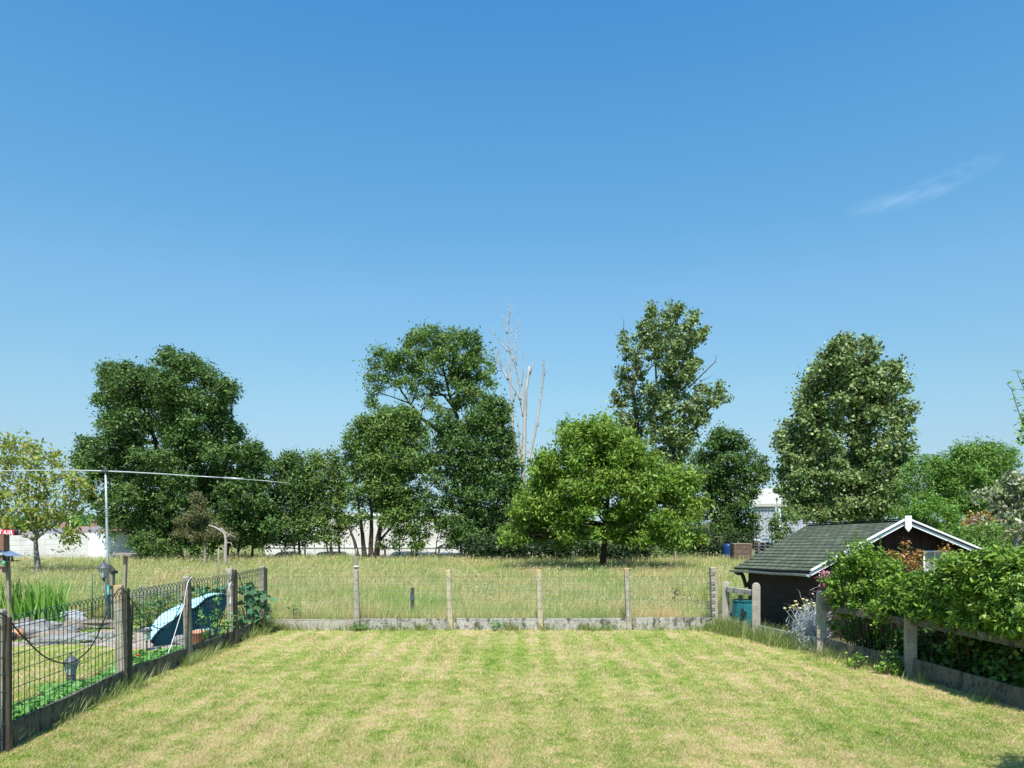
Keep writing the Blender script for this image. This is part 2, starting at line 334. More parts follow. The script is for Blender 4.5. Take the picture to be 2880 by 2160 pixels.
def tree(name, label, u0, v0, sc, z, trunks, lobes, leaf, bark, lsize=(.2, .09), dens=2.0, rc=.3, per=26, depth=.8,
         cat='tree', group=None, tr=.22, up=.5, droop=0.3, limbs=1.0, bare=(), zoff=0, out=.8, seed=1, fat=1.03, full=1.0):
    """lobes and trunk points are read off the photo (u0 + x*sc) and set at the tree's distance with real depth"""
    global R, N
    R = random.Random(seed); N = np.random.default_rng(seed)
    q = lambda x, y, dz=0: P(u0+x*sc, v0+y*sc, z) + Vector((0, dz, 0))
    k = sc/FPX*z
    base = q(*trunks[0][0]); base.z = zoff
    root = empty(name, base, label, cat, group)
    tb = MB(); tpts = []
    for path in trunks:
        pts = [q(x, y) for x, y, *_ in path]
        if abs(path[0][1]-trunks[0][0][1]) < 60: pts[0].z = zoff-.05
        dy = R.uniform(-.4, .4) if len(trunks) > 1 and path is not trunks[0] else 0
        pts = [p+Vector((0, dy, 0)) for p in pts]
        r0 = (path[0][2] if len(path[0]) > 2 else tr); n = len(pts)
        r1 = path[-1][2] if len(path[-1]) > 2 else r0*.3
        fine = []
        for i in range(n-1):
            for j in range(3):
                fine.append(pts[i].lerp(pts[i+1], j/3)+Vector((R.uniform(-1, 1), R.uniform(-1, 1), 0))*r0*.12*(i+j > 0))
        fine.append(pts[-1]); m = len(fine)
        rr = [(r0+(r1-r0)*(i/(m-1))**.8)*(1.25 if i == 0 else 1) for i in range(m)]
        tb.tube(fine, rr, 7); tpts += [(p, r) for p, r in zip(fine, rr)][m//3:]
    LB = []
    xs_ = [l[0] for l in lobes] or [0]; xm = (min(xs_)+max(xs_))/2; xw = max(1, (max(xs_)-min(xs_))/2)
    for l in lobes:
        x, y, rx, ry = l[:4]
        half = math.sqrt(max(.05, 1-((x-xm)/xw)**2*.8))*xw*k*depth
        for rep in range(2 if half > 1.2 else 1):
            dy = R.uniform(-1, 1)*half*.75
            if rep == 0 and half > 1.2: dy = -abs(dy)*.9-.1*half      # one copy of the mass nearer, one further back
            c = P(u0+(x+(R.uniform(-.25, .25)*rx if rep else 0))*sc, v0+y*sc, z+dy); kk = k*(z+dy)/z*fat; LB.append((c, (rx*kk, (rx+ry)/2*kk*1.05, ry*kk)))
    for c, r in LB:
        if R.random() > limbs: continue
        cand = [(p, rr) for p, rr in tpts if p.z < c.z+.1*r[2]] or tpts
        p, rr = min(cand, key=lambda t: (t[0]-c).length + R.uniform(0, 1)*.5)
        L = (c-p).length; r0 = min(rr*.6, .035+.02*L)
        pt = limb_path(p, c, .1); tb.tube(pt, [r0*(1-.8*i/(len(pt)-1)) for i in range(len(pt))], 5)
        for _ in range(3):
            e = c+Vector([R.uniform(-.8, .8)*s for s in r]); w = limb_path(pt[3], e, .1, 3); tb.tube(w, [r0*.35, r0*.28, r0*.2, r0*.08], 4)
    for path in bare:
        pts = [q(x, y) for x, y, *_ in path]; r0 = path[0][2] if len(path[0]) > 2 else .03
        tb.tube(pts, [r0*(1-.85*i/(len(pts)-1)) for i in range(len(pts))], 5)
    tb.build('trunk', bark, root)
    if lobes:
        C, O = lobe_points(LB, dens*4.6*full, rc*.80, per*1.7)
        C = C[C[:, 2] > .25+zoff]; O = O[:len(C)]
        V, F = leaf_quads(C, lsize[0]*.8, lsize[1]*.8, up, droop, O*out)
        np_mesh('crown', V, F, leaf, root)
    return root

LF = {}
LF['ash'] = leafmat('ash_leaves', [(.050, .098, .024), (.085, .155, .034), (.13, .21, .050), (.20, .29, .078)], .26, .55, .3, patch=(.5, (.75, .9, .8)))
LF['ashmid'] = leafmat('light_ash_leaves', [(.075, .14, .028), (.12, .205, .040), (.18, .27, .060), (.25, .35, .09)], .3, .55, .3, patch=(.5, (.8, .9, .8)))
LF['walnut'] = leafmat('walnut_leaves', [(.10, .185, .022), (.16, .26, .030), (.235, .34, .044), (.36, .45, .08)], .32, .5, .35, patch=(.8, (.75, .9, .7)))
LF['poplar'] = leafmat('poplar_leaves', [(.10, .15, .038), (.16, .225, .058), (.24, .31, .095), (.42, .48, .22)], .25, .5, .4, patch=(.6, (.8, .9, .85)))
LF['young'] = leafmat('yellowing_leaves', [(.16, .25, .035), (.25, .33, .05), (.40, .40, .08), (.46, .34, .08), (.20, .30, .045), (.28, .36, .06)], .35, .45, .35, patch=(.9, (.85, .95, .8)))
LF['box'] = leafmat('glossy_hedge_leaves', [(.07, .155, .014), (.12, .235, .020), (.20, .32, .034), (.32, .43, .07)], .25, .45, .4, patch=(1.2, (.8, .9, .75)))
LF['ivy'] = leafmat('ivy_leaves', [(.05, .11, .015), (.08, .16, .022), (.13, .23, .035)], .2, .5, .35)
LF['bright'] = leafmat('bright_shrub_leaves', [(.08, .19, .02), (.14, .28, .03), (.21, .36, .05)], .3, .45, .35)
LF['willow'] = leafmat('willow_leaves', [(.10, .20, .035), (.15, .28, .048), (.22, .36, .065)], .3, .5, .3)
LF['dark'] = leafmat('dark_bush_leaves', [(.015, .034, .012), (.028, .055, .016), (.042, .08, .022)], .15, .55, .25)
LF['varieg'] = leafmat('cream_edged_leaves', [(.42, .42, .26), (.6, .58, .40), (.12, .2, .06), (.2, .26, .09), (.5, .45, .28)], .3, .45, .35)
LF['orange'] = leafmat('orange_climber_leaves', [(.45, .18, .05), (.55, .30, .09), (.35, .33, .09), (.30, .10, .06)], .3, .45, .35)
LF['silver'] = leafmat('silver_leaves', [(.5, .54, .55), (.66, .69, .70), (.4, .45, .44), (.58, .52, .5)], .15, .7, .2)
LF['iris'] = leafmat('iris_leaves', [(.09, .25, .03), (.15, .36, .045), (.25, .46, .07), (.40, .52, .15)], .35, .4, .4)
LF['straw_b'] = leafmat('strawberry_leaves', [(.09, .24, .04), (.15, .34, .07), (.22, .42, .12)], .3, .5, .3)
LF['veg'] = leafmat('vegetable_leaves', [(.06, .16, .03), (.11, .24, .05), (.2, .34, .09)], .3, .5, .3)
LF['lav'] = leafmat('lavender_flowers', [(.2, .21, .2), (.3, .28, .33), (.22, .25, .2)], .2, .7, .2)
LF['squash'] = leafmat('squash_leaves', [(.05, .14, .06), (.08, .2, .09), (.13, .27, .13)], .3, .5, .3)
LF['dry'] = leafmat('dry_conifer_leaves', [(.12, .13, .05), (.2, .19, .08), (.08, .13, .04), (.25, .17, .09)], .2, .6, .2)
LF['pink'] = leafmat('pink_flowers', [(.7, .05, .3), (.6, .3, .35), (.75, .5, .5), (.1, .18, .04), (.65, .02, .2)], .3, .6, .2)
LF['far'] = leafmat('far_leaves', [(.09, .16, .09), (.12, .20, .10), (.10, .15, .12)], .2, .6, .2)

# ------------------------------------------------------------------ trees
tree('ash_tree', 'tallest dense dark green tree on the left, its jagged crown above the steel pole arm', 200, 950, .3919, 50,
     [[(900, 1560, .34), (860, 1250), (800, 800, .2), (740, 420), (710, 150, .05)], [(800, 1560, .3), (700, 1250), (620, 760, .16), (560, 560), (430, 330, .05)],
      [(970, 1560, .26), (1060, 1250), (1100, 900, .12), (1150, 700, .05)], [(650, 1560, .12), (600, 1350), (500, 1200, .06)], [(1180, 1560, .1), (1220, 1350, .05)],
      [(1130, 1560, .09), (1160, 1380, .04)], [(1310, 1560, .09), (1330, 1350, .04)]],
     [(705, 125, 62, 55), (760, 190, 40, 35), (615, 178, 34, 20), (300, 235, 95, 55), (385, 225, 50, 45), (250, 330, 40, 40), (330, 320, 90, 70), (490, 290, 70, 70), (580, 270, 45, 50), (860, 200, 75, 70), (800, 260, 70, 60), (980, 290, 70, 70), (940, 230, 40, 40),
      (1110, 350, 70, 55), (1165, 395, 40, 55), (1060, 430, 60, 50), (1100, 510, 40, 40), (690, 330, 100, 80), (290, 440, 60, 70), (205, 450, 38, 38), (420, 430, 100, 80), (560, 430, 90, 80), (700, 480, 90, 80), (860, 430, 100, 80), (960, 480, 80, 70), (1030, 560, 80, 60),
      (280, 580, 60, 60), (230, 620, 26, 22), (380, 570, 90, 80), (530, 600, 70, 70), (700, 610, 80, 80), (860, 590, 90, 70), (1080, 640, 110, 55), (1180, 690, 60, 45), (310, 710, 65, 60), (440, 730, 80, 70), (720, 720, 90, 75), (880, 720, 90, 75), (1000, 730, 80, 60),
      (190, 760, 45, 45), (90, 745, 40, 30), (110, 810, 60, 50), (60, 860, 34, 40), (130, 900, 80, 50), (250, 850, 70, 60), (350, 850, 90, 60), (520, 850, 100, 60), (680, 860, 100, 70), (850, 860, 100, 70), (1020, 840, 90, 70), (1180, 820, 90, 70), (1300, 800, 70, 50), (1370, 870, 55, 50), (1420, 930, 28, 40), (1300, 930, 90, 60),
      (150, 1010, 40, 50), (140, 1130, 35, 50), (260, 960, 90, 60), (400, 980, 100, 70), (560, 1000, 110, 80), (760, 1010, 120, 80), (950, 1000, 120, 80), (1120, 980, 110, 80), (1260, 1040, 100, 70), (1360, 1060, 55, 60),
      (230, 1180, 60, 45), (300, 1120, 70, 70), (400, 1130, 100, 80), (560, 1160, 110, 80), (760, 1160, 120, 80), (960, 1150, 120, 80), (1140, 1140, 110, 80), (1290, 1180, 90, 80), (1390, 1200, 50, 60),
      (240, 1320, 50, 40), (330, 1270, 90, 70), (290, 1400, 30, 20), (410, 1330, 80, 55), (530, 1300, 90, 80), (700, 1310, 110, 80), (900, 1310, 110, 80), (1080, 1290, 110, 80), (1230, 1310, 100, 80), (1370, 1330, 80, 70), (1430, 1350, 50, 60),
      (540, 1420, 80, 70), (600, 1500, 90, 50), (700, 1430, 100, 70), (860, 1440, 100, 70), (1040, 1430, 110, 60), (1230, 1440, 100, 60), (1370, 1450, 70, 50), (490, 1470, 40, 50), (660, 1540, 60, 20)],
     LF['ash'], M_['barkdark'], lsize=(.24, .11), dens=3.4, rc=.26, per=26, depth=.75, seed=11, bare=[[(240, 270, .03), (200, 262), (168, 250)], [(240, 370, .03), (200, 345), (150, 360)], [(1110, 430, .03), (1150, 470), (1185, 490)]])
Z5 = (750, 900, .4218)
tree('ash_tree', 'small narrow tree with low forked trunk, first to the right of the tall dark tree', *Z5, 51,
     [[(222, 1560, .1), (215, 1450), (180, 1250), (150, 1000, .04)], [(205, 1560, .08), (190, 1480), (120, 1300, .04)]],
     [(165, 905, 45, 35), (130, 950, 60, 45), (200, 960, 40, 40), (90, 1010, 55, 45), (180, 1030, 60, 50), (60, 1080, 50, 45), (140, 1110, 70, 50), (210, 1120, 60, 45), (70, 1180, 65, 50), (160, 1200, 70, 50), (40, 1270, 50, 50), (130, 1290, 70, 50), (210, 1290, 60, 50), (60, 1370, 60, 45), (160, 1380, 80, 50), (230, 1390, 60, 40), (40, 1450, 50, 30), (130, 1460, 70, 35), (220, 1460, 70, 35)],
     LF['ash'], M_['bark'], lsize=(.24, .11), dens=2.9, rc=.28, per=24, depth=.8, full=1.5, fat=1.1, seed=12, tr=.1)
tree('ash_tree', 'small upright tree with rounded point crown, second right of the tall dark tree', *Z5, 52,
     [[(432, 1560, .13), (430, 1480), (395, 1300), (320, 980, .04)], [(425, 1540, .07), (390, 1420), (330, 1300, .03)]],
     [(310, 915, 45, 35), (290, 970, 60, 45), (350, 960, 40, 40), (250, 1040, 50, 45), (330, 1040, 60, 50), (290, 1110, 80, 50), (370, 1120, 50, 50), (260, 1190, 60, 50), (350, 1200, 70, 50), (280, 1280, 70, 50), (370, 1290, 60, 50), (320, 1370, 70, 40), (400, 1380, 50, 40), (300, 1440, 60, 35), (390, 1450, 60, 30)],
     LF['ashmid'], M_['bark'], lsize=(.24, .11), dens=2.6, rc=.28, per=24, depth=.8, full=1.5, fat=1.1, seed=13, tr=.1)
tree('ash_tree', 'slim light green tree leaning against the left side of the multi stemmed tree', *Z5, 53.5,
     [[(485, 1560, .08), (480, 1400), (460, 1200), (450, 940, .03)]],
     [(440, 915, 40, 35), (470, 960, 40, 40), (430, 1000, 50, 45), (490, 1030, 45, 45), (440, 1090, 60, 45), (500, 1120, 45, 45), (450, 1180, 60, 45), (510, 1220, 45, 45), (460, 1280, 60, 40), (520, 1330, 50, 40), (480, 1410, 55, 35), (470, 1480, 40, 18)],
     LF['ashmid'], M_['bark'], lsize=(.24, .11), dens=2.6, rc=.28, per=24, depth=.8, full=1.5, fat=1.1, seed=14, tr=.08)
tree('multi_stemmed_tree', 'broad tree with several leaning dark trunks in front of the white warehouse', *Z5, 50,
     [[(655, 1560, .2), (640, 1470), (630, 1350), (600, 1150, .06)], [(610, 1555, .15), (580, 1470), (540, 1380, .06)], [(695, 1560, .2), (700, 1450), (700, 1280), (690, 1100, .07)],
      [(730, 1560, .22), (745, 1450), (770, 1330), (820, 1150), (900, 900, .08)], [(715, 1560, .12), (740, 1480), (830, 1380), (890, 1250, .05)], [(890, 1565, .04), (885, 1400, .03)], [(995, 1570, .06), (990, 1400), (960, 1200, .03)], [(968, 1570, .07), (960, 1480, .03)]],
     [(900, 620, 60, 35), (820, 630, 70, 35), (970, 650, 60, 40), (660, 690, 60, 40), (740, 680, 60, 50), (600, 760, 70, 45), (700, 760, 80, 50), (810, 730, 90, 60), (930, 720, 90, 60), (1020, 740, 60, 50), (560, 830, 60, 50), (660, 850, 90, 60), (790, 840, 90, 60), (920, 830, 90, 60), (1030, 840, 60, 60),
      (560, 920, 60, 50), (680, 950, 90, 60), (800, 950, 90, 60), (930, 930, 90, 60), (1030, 950, 60, 60), (600, 1030, 70, 50), (720, 1050, 80, 55), (840, 1050, 80, 50), (950, 1030, 80, 45), (590, 1130, 60, 50), (700, 1140, 70, 50), (810, 1140, 70, 50), (620, 1220, 60, 40), (760, 1230, 50, 50),
      (840, 1230, 70, 45), (920, 1180, 60, 50), (640, 1310, 70, 30), (560, 1350, 50, 40), (800, 1330, 50, 45), (860, 1310, 60, 40), (930, 1290, 60, 50), (880, 1420, 30, 40), (970, 1410, 60, 45), (1050, 1330, 60, 50), (1040, 1430, 50, 40), (1080, 1040, 60, 50), (1095, 940, 60, 50), (1060, 1140, 60, 45), (1000, 1240, 60, 45), (1095, 1200, 50, 40), (880, 1120, 60, 40), (760, 1510, 50, 12), (1000, 1500, 50, 25), (860, 1480, 25, 20)],
     LF['ashmid'], M_['barkdark'], lsize=(.24, .11), dens=2.5, rc=.27, per=24, depth=.55, full=1.3, fat=1.05, seed=15)
tree('ash_tree', 'tall airy tree whose umbrella shaped top rises highest in the middle of the tree line', *Z5, 53,
     [[(1350, 1560, .32), (1330, 1200), (1290, 800), (1265, 640, .2), (1240, 570), (1190, 380), (1150, 200, .05)], [(1290, 800, .2), (1180, 760), (1030, 655, .11), (960, 560), (900, 480), (850, 380, .04)],
      [(1240, 570, .13), (1180, 500), (1080, 460), (980, 380, .04)], [(1255, 600, .12), (1290, 450), (1340, 300), (1380, 200, .04)], [(1270, 560, .08), (1380, 420), (1450, 340, .03)], [(960, 560, .06), (850, 520), (760, 490, .02)], [(1000, 610, .05), (880, 600), (780, 600, .02)], [(1210, 440, .07), (1240, 300), (1250, 150, .03)]],
     [(1150, 75, 45, 35), (1060, 90, 70, 45), (1220, 100, 60, 40), (1000, 130, 60, 45), (960, 170, 50, 40), (1120, 150, 90, 50), (1340, 110, 70, 45), (1400, 150, 45, 50), (1270, 160, 80, 50), (1370, 210, 60, 50), (1200, 230, 90, 50), (1080, 230, 90, 50), (970, 250, 80, 45), (1300, 260, 80, 50),
      (750, 225, 45, 35), (820, 240, 60, 35), (890, 260, 60, 35), (720, 300, 45, 40), (800, 310, 70, 40), (900, 330, 70, 40), (1000, 330, 70, 40), (1100, 320, 80, 45), (1240, 340, 80, 45), (1380, 300, 70, 45), (1460, 270, 45, 30), (1490, 330, 35, 40), (700, 390, 50, 35), (780, 390, 50, 35), (690, 440, 40, 25), (860, 410, 50, 35), (960, 420, 60, 35), (1060, 410, 60, 40),
      (1140, 440, 50, 35), (1270, 420, 60, 45), (1360, 390, 70, 50), (1440, 380, 50, 40), (1480, 430, 30, 25), (700, 500, 40, 25), (745, 460, 40, 25), (700, 565, 45, 30), (760, 580, 40, 20), (980, 500, 40, 25), (1080, 500, 50, 30), (1080, 560, 40, 28), (1130, 590, 30, 20), (1340, 480, 60, 50), (1300, 550, 60, 50), (1400, 480, 50, 40), (1420, 540, 50, 40)],
     LF['ashmid'], M_['barkdark'], lsize=(.24, .11), dens=3.0, rc=.27, per=24, depth=.6, full=.62, seed=16, limbs=.8, bare=[[(1480, 430, .03), (1520, 490), (1550, 510)]])
tree('broad_tree', 'wide dark green tree beneath the umbrella shaped treetop, just left of the bare tree', *Z5, 51,
     [[(1420, 1560, .3), (1400, 1300), (1380, 1000, .15), (1400, 750, .05)], [(1300, 1565, .12), (1300, 1350), (1280, 1100, .06)], [(1120, 1565, .05), (1130, 1480), (1150, 1400, .02)]],
     [(1180, 640, 50, 35), (1130, 700, 40, 40), (1220, 720, 70, 50), (1500, 540, 60, 35), (1560, 570, 50, 45), (1460, 590, 60, 45), (1600, 640, 35, 40), (1530, 650, 70, 50), (1400, 650, 80, 50), (1320, 720, 80, 55), (1440, 740, 90, 55), (1550, 750, 80, 55), (1610, 800, 45, 50), (1140, 810, 50, 50), (1240, 820, 80, 55), (1360, 830, 90, 55), (1480, 850, 90, 55), (1590, 870, 65, 50),
      (1120, 900, 50, 50), (1220, 920, 80, 50), (1340, 940, 90, 55), (1470, 960, 90, 55), (1590, 970, 70, 50), (1640, 950, 40, 50), (1150, 1000, 60, 50), (1270, 1030, 80, 50), (1400, 1060, 90, 55), (1530, 1070, 90, 50), (1640, 1060, 60, 50), (1150, 1090, 50, 40), (1250, 1130, 70, 50), (1370, 1160, 90, 50), (1500, 1170, 90, 50), (1620, 1160, 80, 50), (1690, 1110, 50, 60), (1700, 1200, 50, 50),
      (1120, 1290, 60, 45), (1220, 1230, 70, 45), (1340, 1260, 90, 50), (1470, 1280, 90, 50), (1600, 1270, 80, 50), (1700, 1300, 50, 50), (1180, 1350, 70, 50), (1300, 1360, 90, 50), (1430, 1380, 90, 50), (1560, 1380, 90, 50), (1660, 1390, 60, 50), (1240, 1440, 60, 40), (1340, 1450, 70, 40), (1420, 1440, 70, 40), (1400, 1500, 60, 25), (1550, 1470, 90, 40), (1650, 1480, 60, 40), (1250, 1500, 50, 20), (1540, 1530, 90, 25), (1650, 1540, 60, 20), (1450, 1540, 50, 15)],
     LF['ash'], M_['barkdark'], lsize=(.24, .11), dens=3.0, rc=.27, per=24, depth=.6, seed=17)
# the dead tree
def twigs(paths, n, seed):
    r_ = random.Random(seed); o = []
    for _ in range(n):
        p = r_.choice(paths); i = r_.randrange(len(p)-1); t = r_.random(); a, b_ = p[i], p[i+1]
        x, y = a[0]+(b_[0]-a[0])*t, a[1]+(b_[1]-a[1])*t; s_ = r_.choice((-1, 1)); L = r_.uniform(25, 85)
        o.append([(x, y, .016), (x+s_*L*.5, y-L*.45), (x+s_*L*r_.uniform(.5, .9), y-L*r_.uniform(.9, 1.5))])
    return o
DTP = [[(375, 1180), (392, 1000), (408, 850)], [(520, 1060), (545, 900), (562, 780), (562, 650)], [(345, 900), (318, 780), (300, 690), (260, 600), (230, 520)], [(298, 560), (305, 400), (318, 310)], [(262, 880), (232, 800), (222, 640)], [(180, 740), (140, 650), (120, 570)], [(170, 480), (125, 420), (60, 370)], [(262, 740), (262, 600), (245, 420)], [(245, 420), (222, 260), (248, 180)]]
DT = lambda x, y: (x, y)
tree('dead_tree', 'bare bleached dead tree with three long pale stems and thin leafless twigs', 1360, 820, .3012, 55,
     [[(365, 2100, .21), (368, 1700, .19), (375, 1450), (385, 1180), (392, 1000), (408, 850), (425, 700, .09)], [(358, 1640, .13), (310, 1480), (272, 1300), (270, 1150), (262, 1000), (250, 850), (262, 740), (262, 600), (245, 420), (222, 260, .02)],
      [(420, 1590, .11), (450, 1450), (490, 1270), (520, 1060), (545, 900), (562, 780), (562, 650, .06)], [(376, 1170, .1), (350, 1040), (345, 900), (318, 780), (300, 690), (260, 600), (230, 520), (205, 440, .02)], [(300, 690, .08), (298, 560), (305, 400), (318, 310), (332, 240, .012)],
      [(345, 1020, .08), (300, 930), (262, 880), (232, 800), (222, 640), (222, 560, .015)], [(232, 830, .07), (180, 740), (140, 650), (120, 570), (105, 520, .012)], [(230, 560, .06), (170, 480), (125, 420), (60, 370, .012)], [(222, 390, .06), (185, 300), (175, 215, .012)], [(235, 300, .03), (248, 180), (250, 110), (262, 60, .008)],
      [(280, 1030, .06), (300, 930), (318, 870, .015)], [(352, 880, .05), (368, 780), (375, 600), (355, 530, .012)], [(280, 1340, .07), (240, 1290), (190, 1190, .02)], [(345, 1500, .06), (330, 1350), (322, 1200), (305, 1140, .012)], [(350, 1560, .06), (320, 1450), (290, 1380, .02)]],
     [], LF['ash'], M_['deadwood'], seed=18,
     bare=[[(430, 780, .06), (455, 700), (458, 650)], [(458, 690, .02), (485, 675)], [(568, 790, .025), (590, 730), (603, 680)], [(562, 655, .02), (570, 600)], [(562, 665, .02), (512, 630)], [(500, 1265, .03), (548, 1205)], [(480, 1350, .03), (510, 1320)], [(395, 1160, .03), (412, 1130)], [(390, 1530, .04), (420, 1480)], [(240, 150, .012), (215, 100)], [(120, 415, .014), (78, 320)], [(250, 340, .012), (300, 390)], [(140, 660, .015), (75, 615)], [(180, 740, .02), (150, 610), (130, 570)],
           [(520, 1010, .02), (490, 980)], [(548, 865, .02), (528, 848)], [(260, 560, .02), (275, 510)], [(250, 470, .02), (252, 400)], [(205, 450, .012), (195, 430)], [(390, 1030, .02), (372, 990)], [(410, 830, .02), (388, 770), (384, 760)], [(380, 640, .012), (415, 670)], [(440, 1560, .03), (447, 1540)], [(250, 740, .02), (240, 650)]]+twigs(DTP, 60, 4))
# walnut
tree('walnut_tree', 'broad bright green walnut tree with a short dark leaning trunk standing alone in the meadow', 1400, 1100, .3315, 38,
     [[(882, 1475, .19), (900, 1350), (915, 1200), (930, 1000, .14), (950, 700), (930, 400, .05)], [(915, 1200, .15), (750, 1080), (560, 960, .05)], [(925, 1100, .15), (1150, 1000), (1380, 940, .05)], [(930, 1000, .12), (700, 800), (450, 650, .04)]],
     [(890, 260, 70, 35), (960, 290, 50, 40), (620, 310, 60, 35), (720, 320, 70, 40), (820, 330, 80, 45), (920, 360, 80, 50), (600, 400, 60, 45), (560, 440, 35, 25), (700, 420, 80, 50), (830, 430, 90, 50), (960, 440, 80, 50), (1080, 370, 70, 45), (1100, 450, 70, 45), (640, 500, 60, 35), (760, 500, 60, 40), (880, 520, 90, 50), (1000, 540, 80, 50), (1140, 520, 80, 50), (1200, 480, 40, 40),
      (610, 580, 60, 35), (560, 560, 35, 25), (680, 600, 50, 40), (800, 610, 80, 50), (930, 620, 80, 50), (1060, 630, 90, 50), (1190, 600, 80, 50), (1290, 560, 50, 35), (1290, 640, 70, 50), (380, 560, 55, 35), (460, 570, 50, 35), (350, 620, 60, 40), (470, 640, 60, 40), (320, 700, 50, 40), (430, 720, 80, 50), (540, 740, 60, 40), (640, 700, 60, 40),
      (740, 710, 80, 50), (870, 720, 80, 50), (1000, 720, 90, 50), (1130, 730, 90, 50), (1260, 730, 80, 50), (1400, 690, 70, 45), (1500, 690, 60, 35), (1620, 720, 70, 40), (1380, 780, 90, 50), (1520, 790, 80, 50), (1640, 800, 70, 45), (330, 800, 70, 50), (460, 820, 90, 50), (600, 820, 90, 50), (740, 830, 90, 50), (880, 840, 80, 50), (1020, 830, 90, 50), (1160, 850, 90, 50), (1290, 860, 90, 50),
      (240, 920, 80, 45), (380, 920, 90, 50), (520, 930, 90, 50), (660, 940, 90, 50), (800, 940, 90, 50), (1100, 950, 90, 50), (1250, 960, 90, 50), (1420, 900, 90, 50), (1560, 920, 80, 50), (1680, 960, 70, 40), (170, 1010, 60, 35), (280, 1020, 80, 45), (430, 1030, 90, 45), (590, 1040, 90, 45), (740, 1040, 80, 45), (1000, 1040, 90, 50), (1180, 1060, 90, 45), (1380, 1070, 90, 45), (1540, 1040, 80, 45),
      (1660, 1050, 60, 35), (220, 1130, 90, 40), (360, 1130, 90, 45), (520, 1130, 80, 45), (650, 1150, 80, 40), (1050, 1150, 90, 40), (1320, 1160, 90, 45), (1460, 1150, 80, 40), (60, 1190, 45, 28), (100, 1250, 60, 28), (200, 1240, 80, 32), (340, 1230, 80, 35), (560, 1240, 80, 35), (660, 1230, 60, 35), (540, 1300, 40, 20), (960, 1210, 70, 35), (1080, 1240, 80, 35), (1200, 1260, 70, 25), (1320, 1250, 80, 35),
      (1450, 1260, 80, 35), (1580, 1280, 70, 30), (1720, 1250, 50, 22), (1640, 1220, 50, 25), (800, 1210, 50, 30)],
     LF['walnut'], M_['barkdark'], lsize=(.23, .10), dens=5.4, rc=.25, per=28, depth=.85, seed=19, droop=.9, up=.45,
     bare=[[(1380, 1250, .05), (1360, 1310), (1450, 1345), (1540, 1360), (1620, 1340), (1740, 1330)], [(1540, 1350, .03), (1620, 1320), (1700, 1325)], [(1000, 1290, .04), (1200, 1310), (1330, 1300)]])
ZP = (1700, 820, .3195)
tree('poplar_tree', 'tall thin poplar at the left and darker half of the pair behind the walnut', *ZP, 62,
     [[(330, 2100, .3), (320, 1500), (280, 1100, .15), (250, 850), (300, 600), (330, 450, .03)], [(260, 1000, .09), (200, 700), (170, 400, .02)]],
     [(170, 370, 25, 30), (180, 430, 40, 40), (240, 400, 35, 30), (200, 510, 45, 40), (220, 590, 50, 45), (320, 480, 40, 40), (310, 560, 50, 45), (190, 680, 50, 40), (140, 730, 40, 35), (290, 650, 60, 45), (340, 700, 50, 50), (200, 760, 70, 45), (300, 780, 70, 50), (160, 850, 45, 45), (330, 870, 55, 50), (85, 920, 26, 25), (180, 930, 55, 40), (310, 950, 60, 50), (90, 980, 40, 35), (170, 1010, 70, 45), (280, 1030, 70, 50), (120, 1070, 40, 30), (200, 1100, 70, 45), (320, 1110, 70, 50), (180, 1170, 55, 35), (280, 1190, 60, 45), (330, 1260, 50, 45), (300, 1330, 40, 30)],
     LF['poplar'], M_['bark'], lsize=(.26, .2), dens=2.6, rc=.26, per=20, depth=.9, full=.72, seed=20, droop=.5, out=.4, bare=[[(170, 340, .03), (170, 260), (130, 205)], [(105, 750, .03), (70, 700), (48, 640)]])
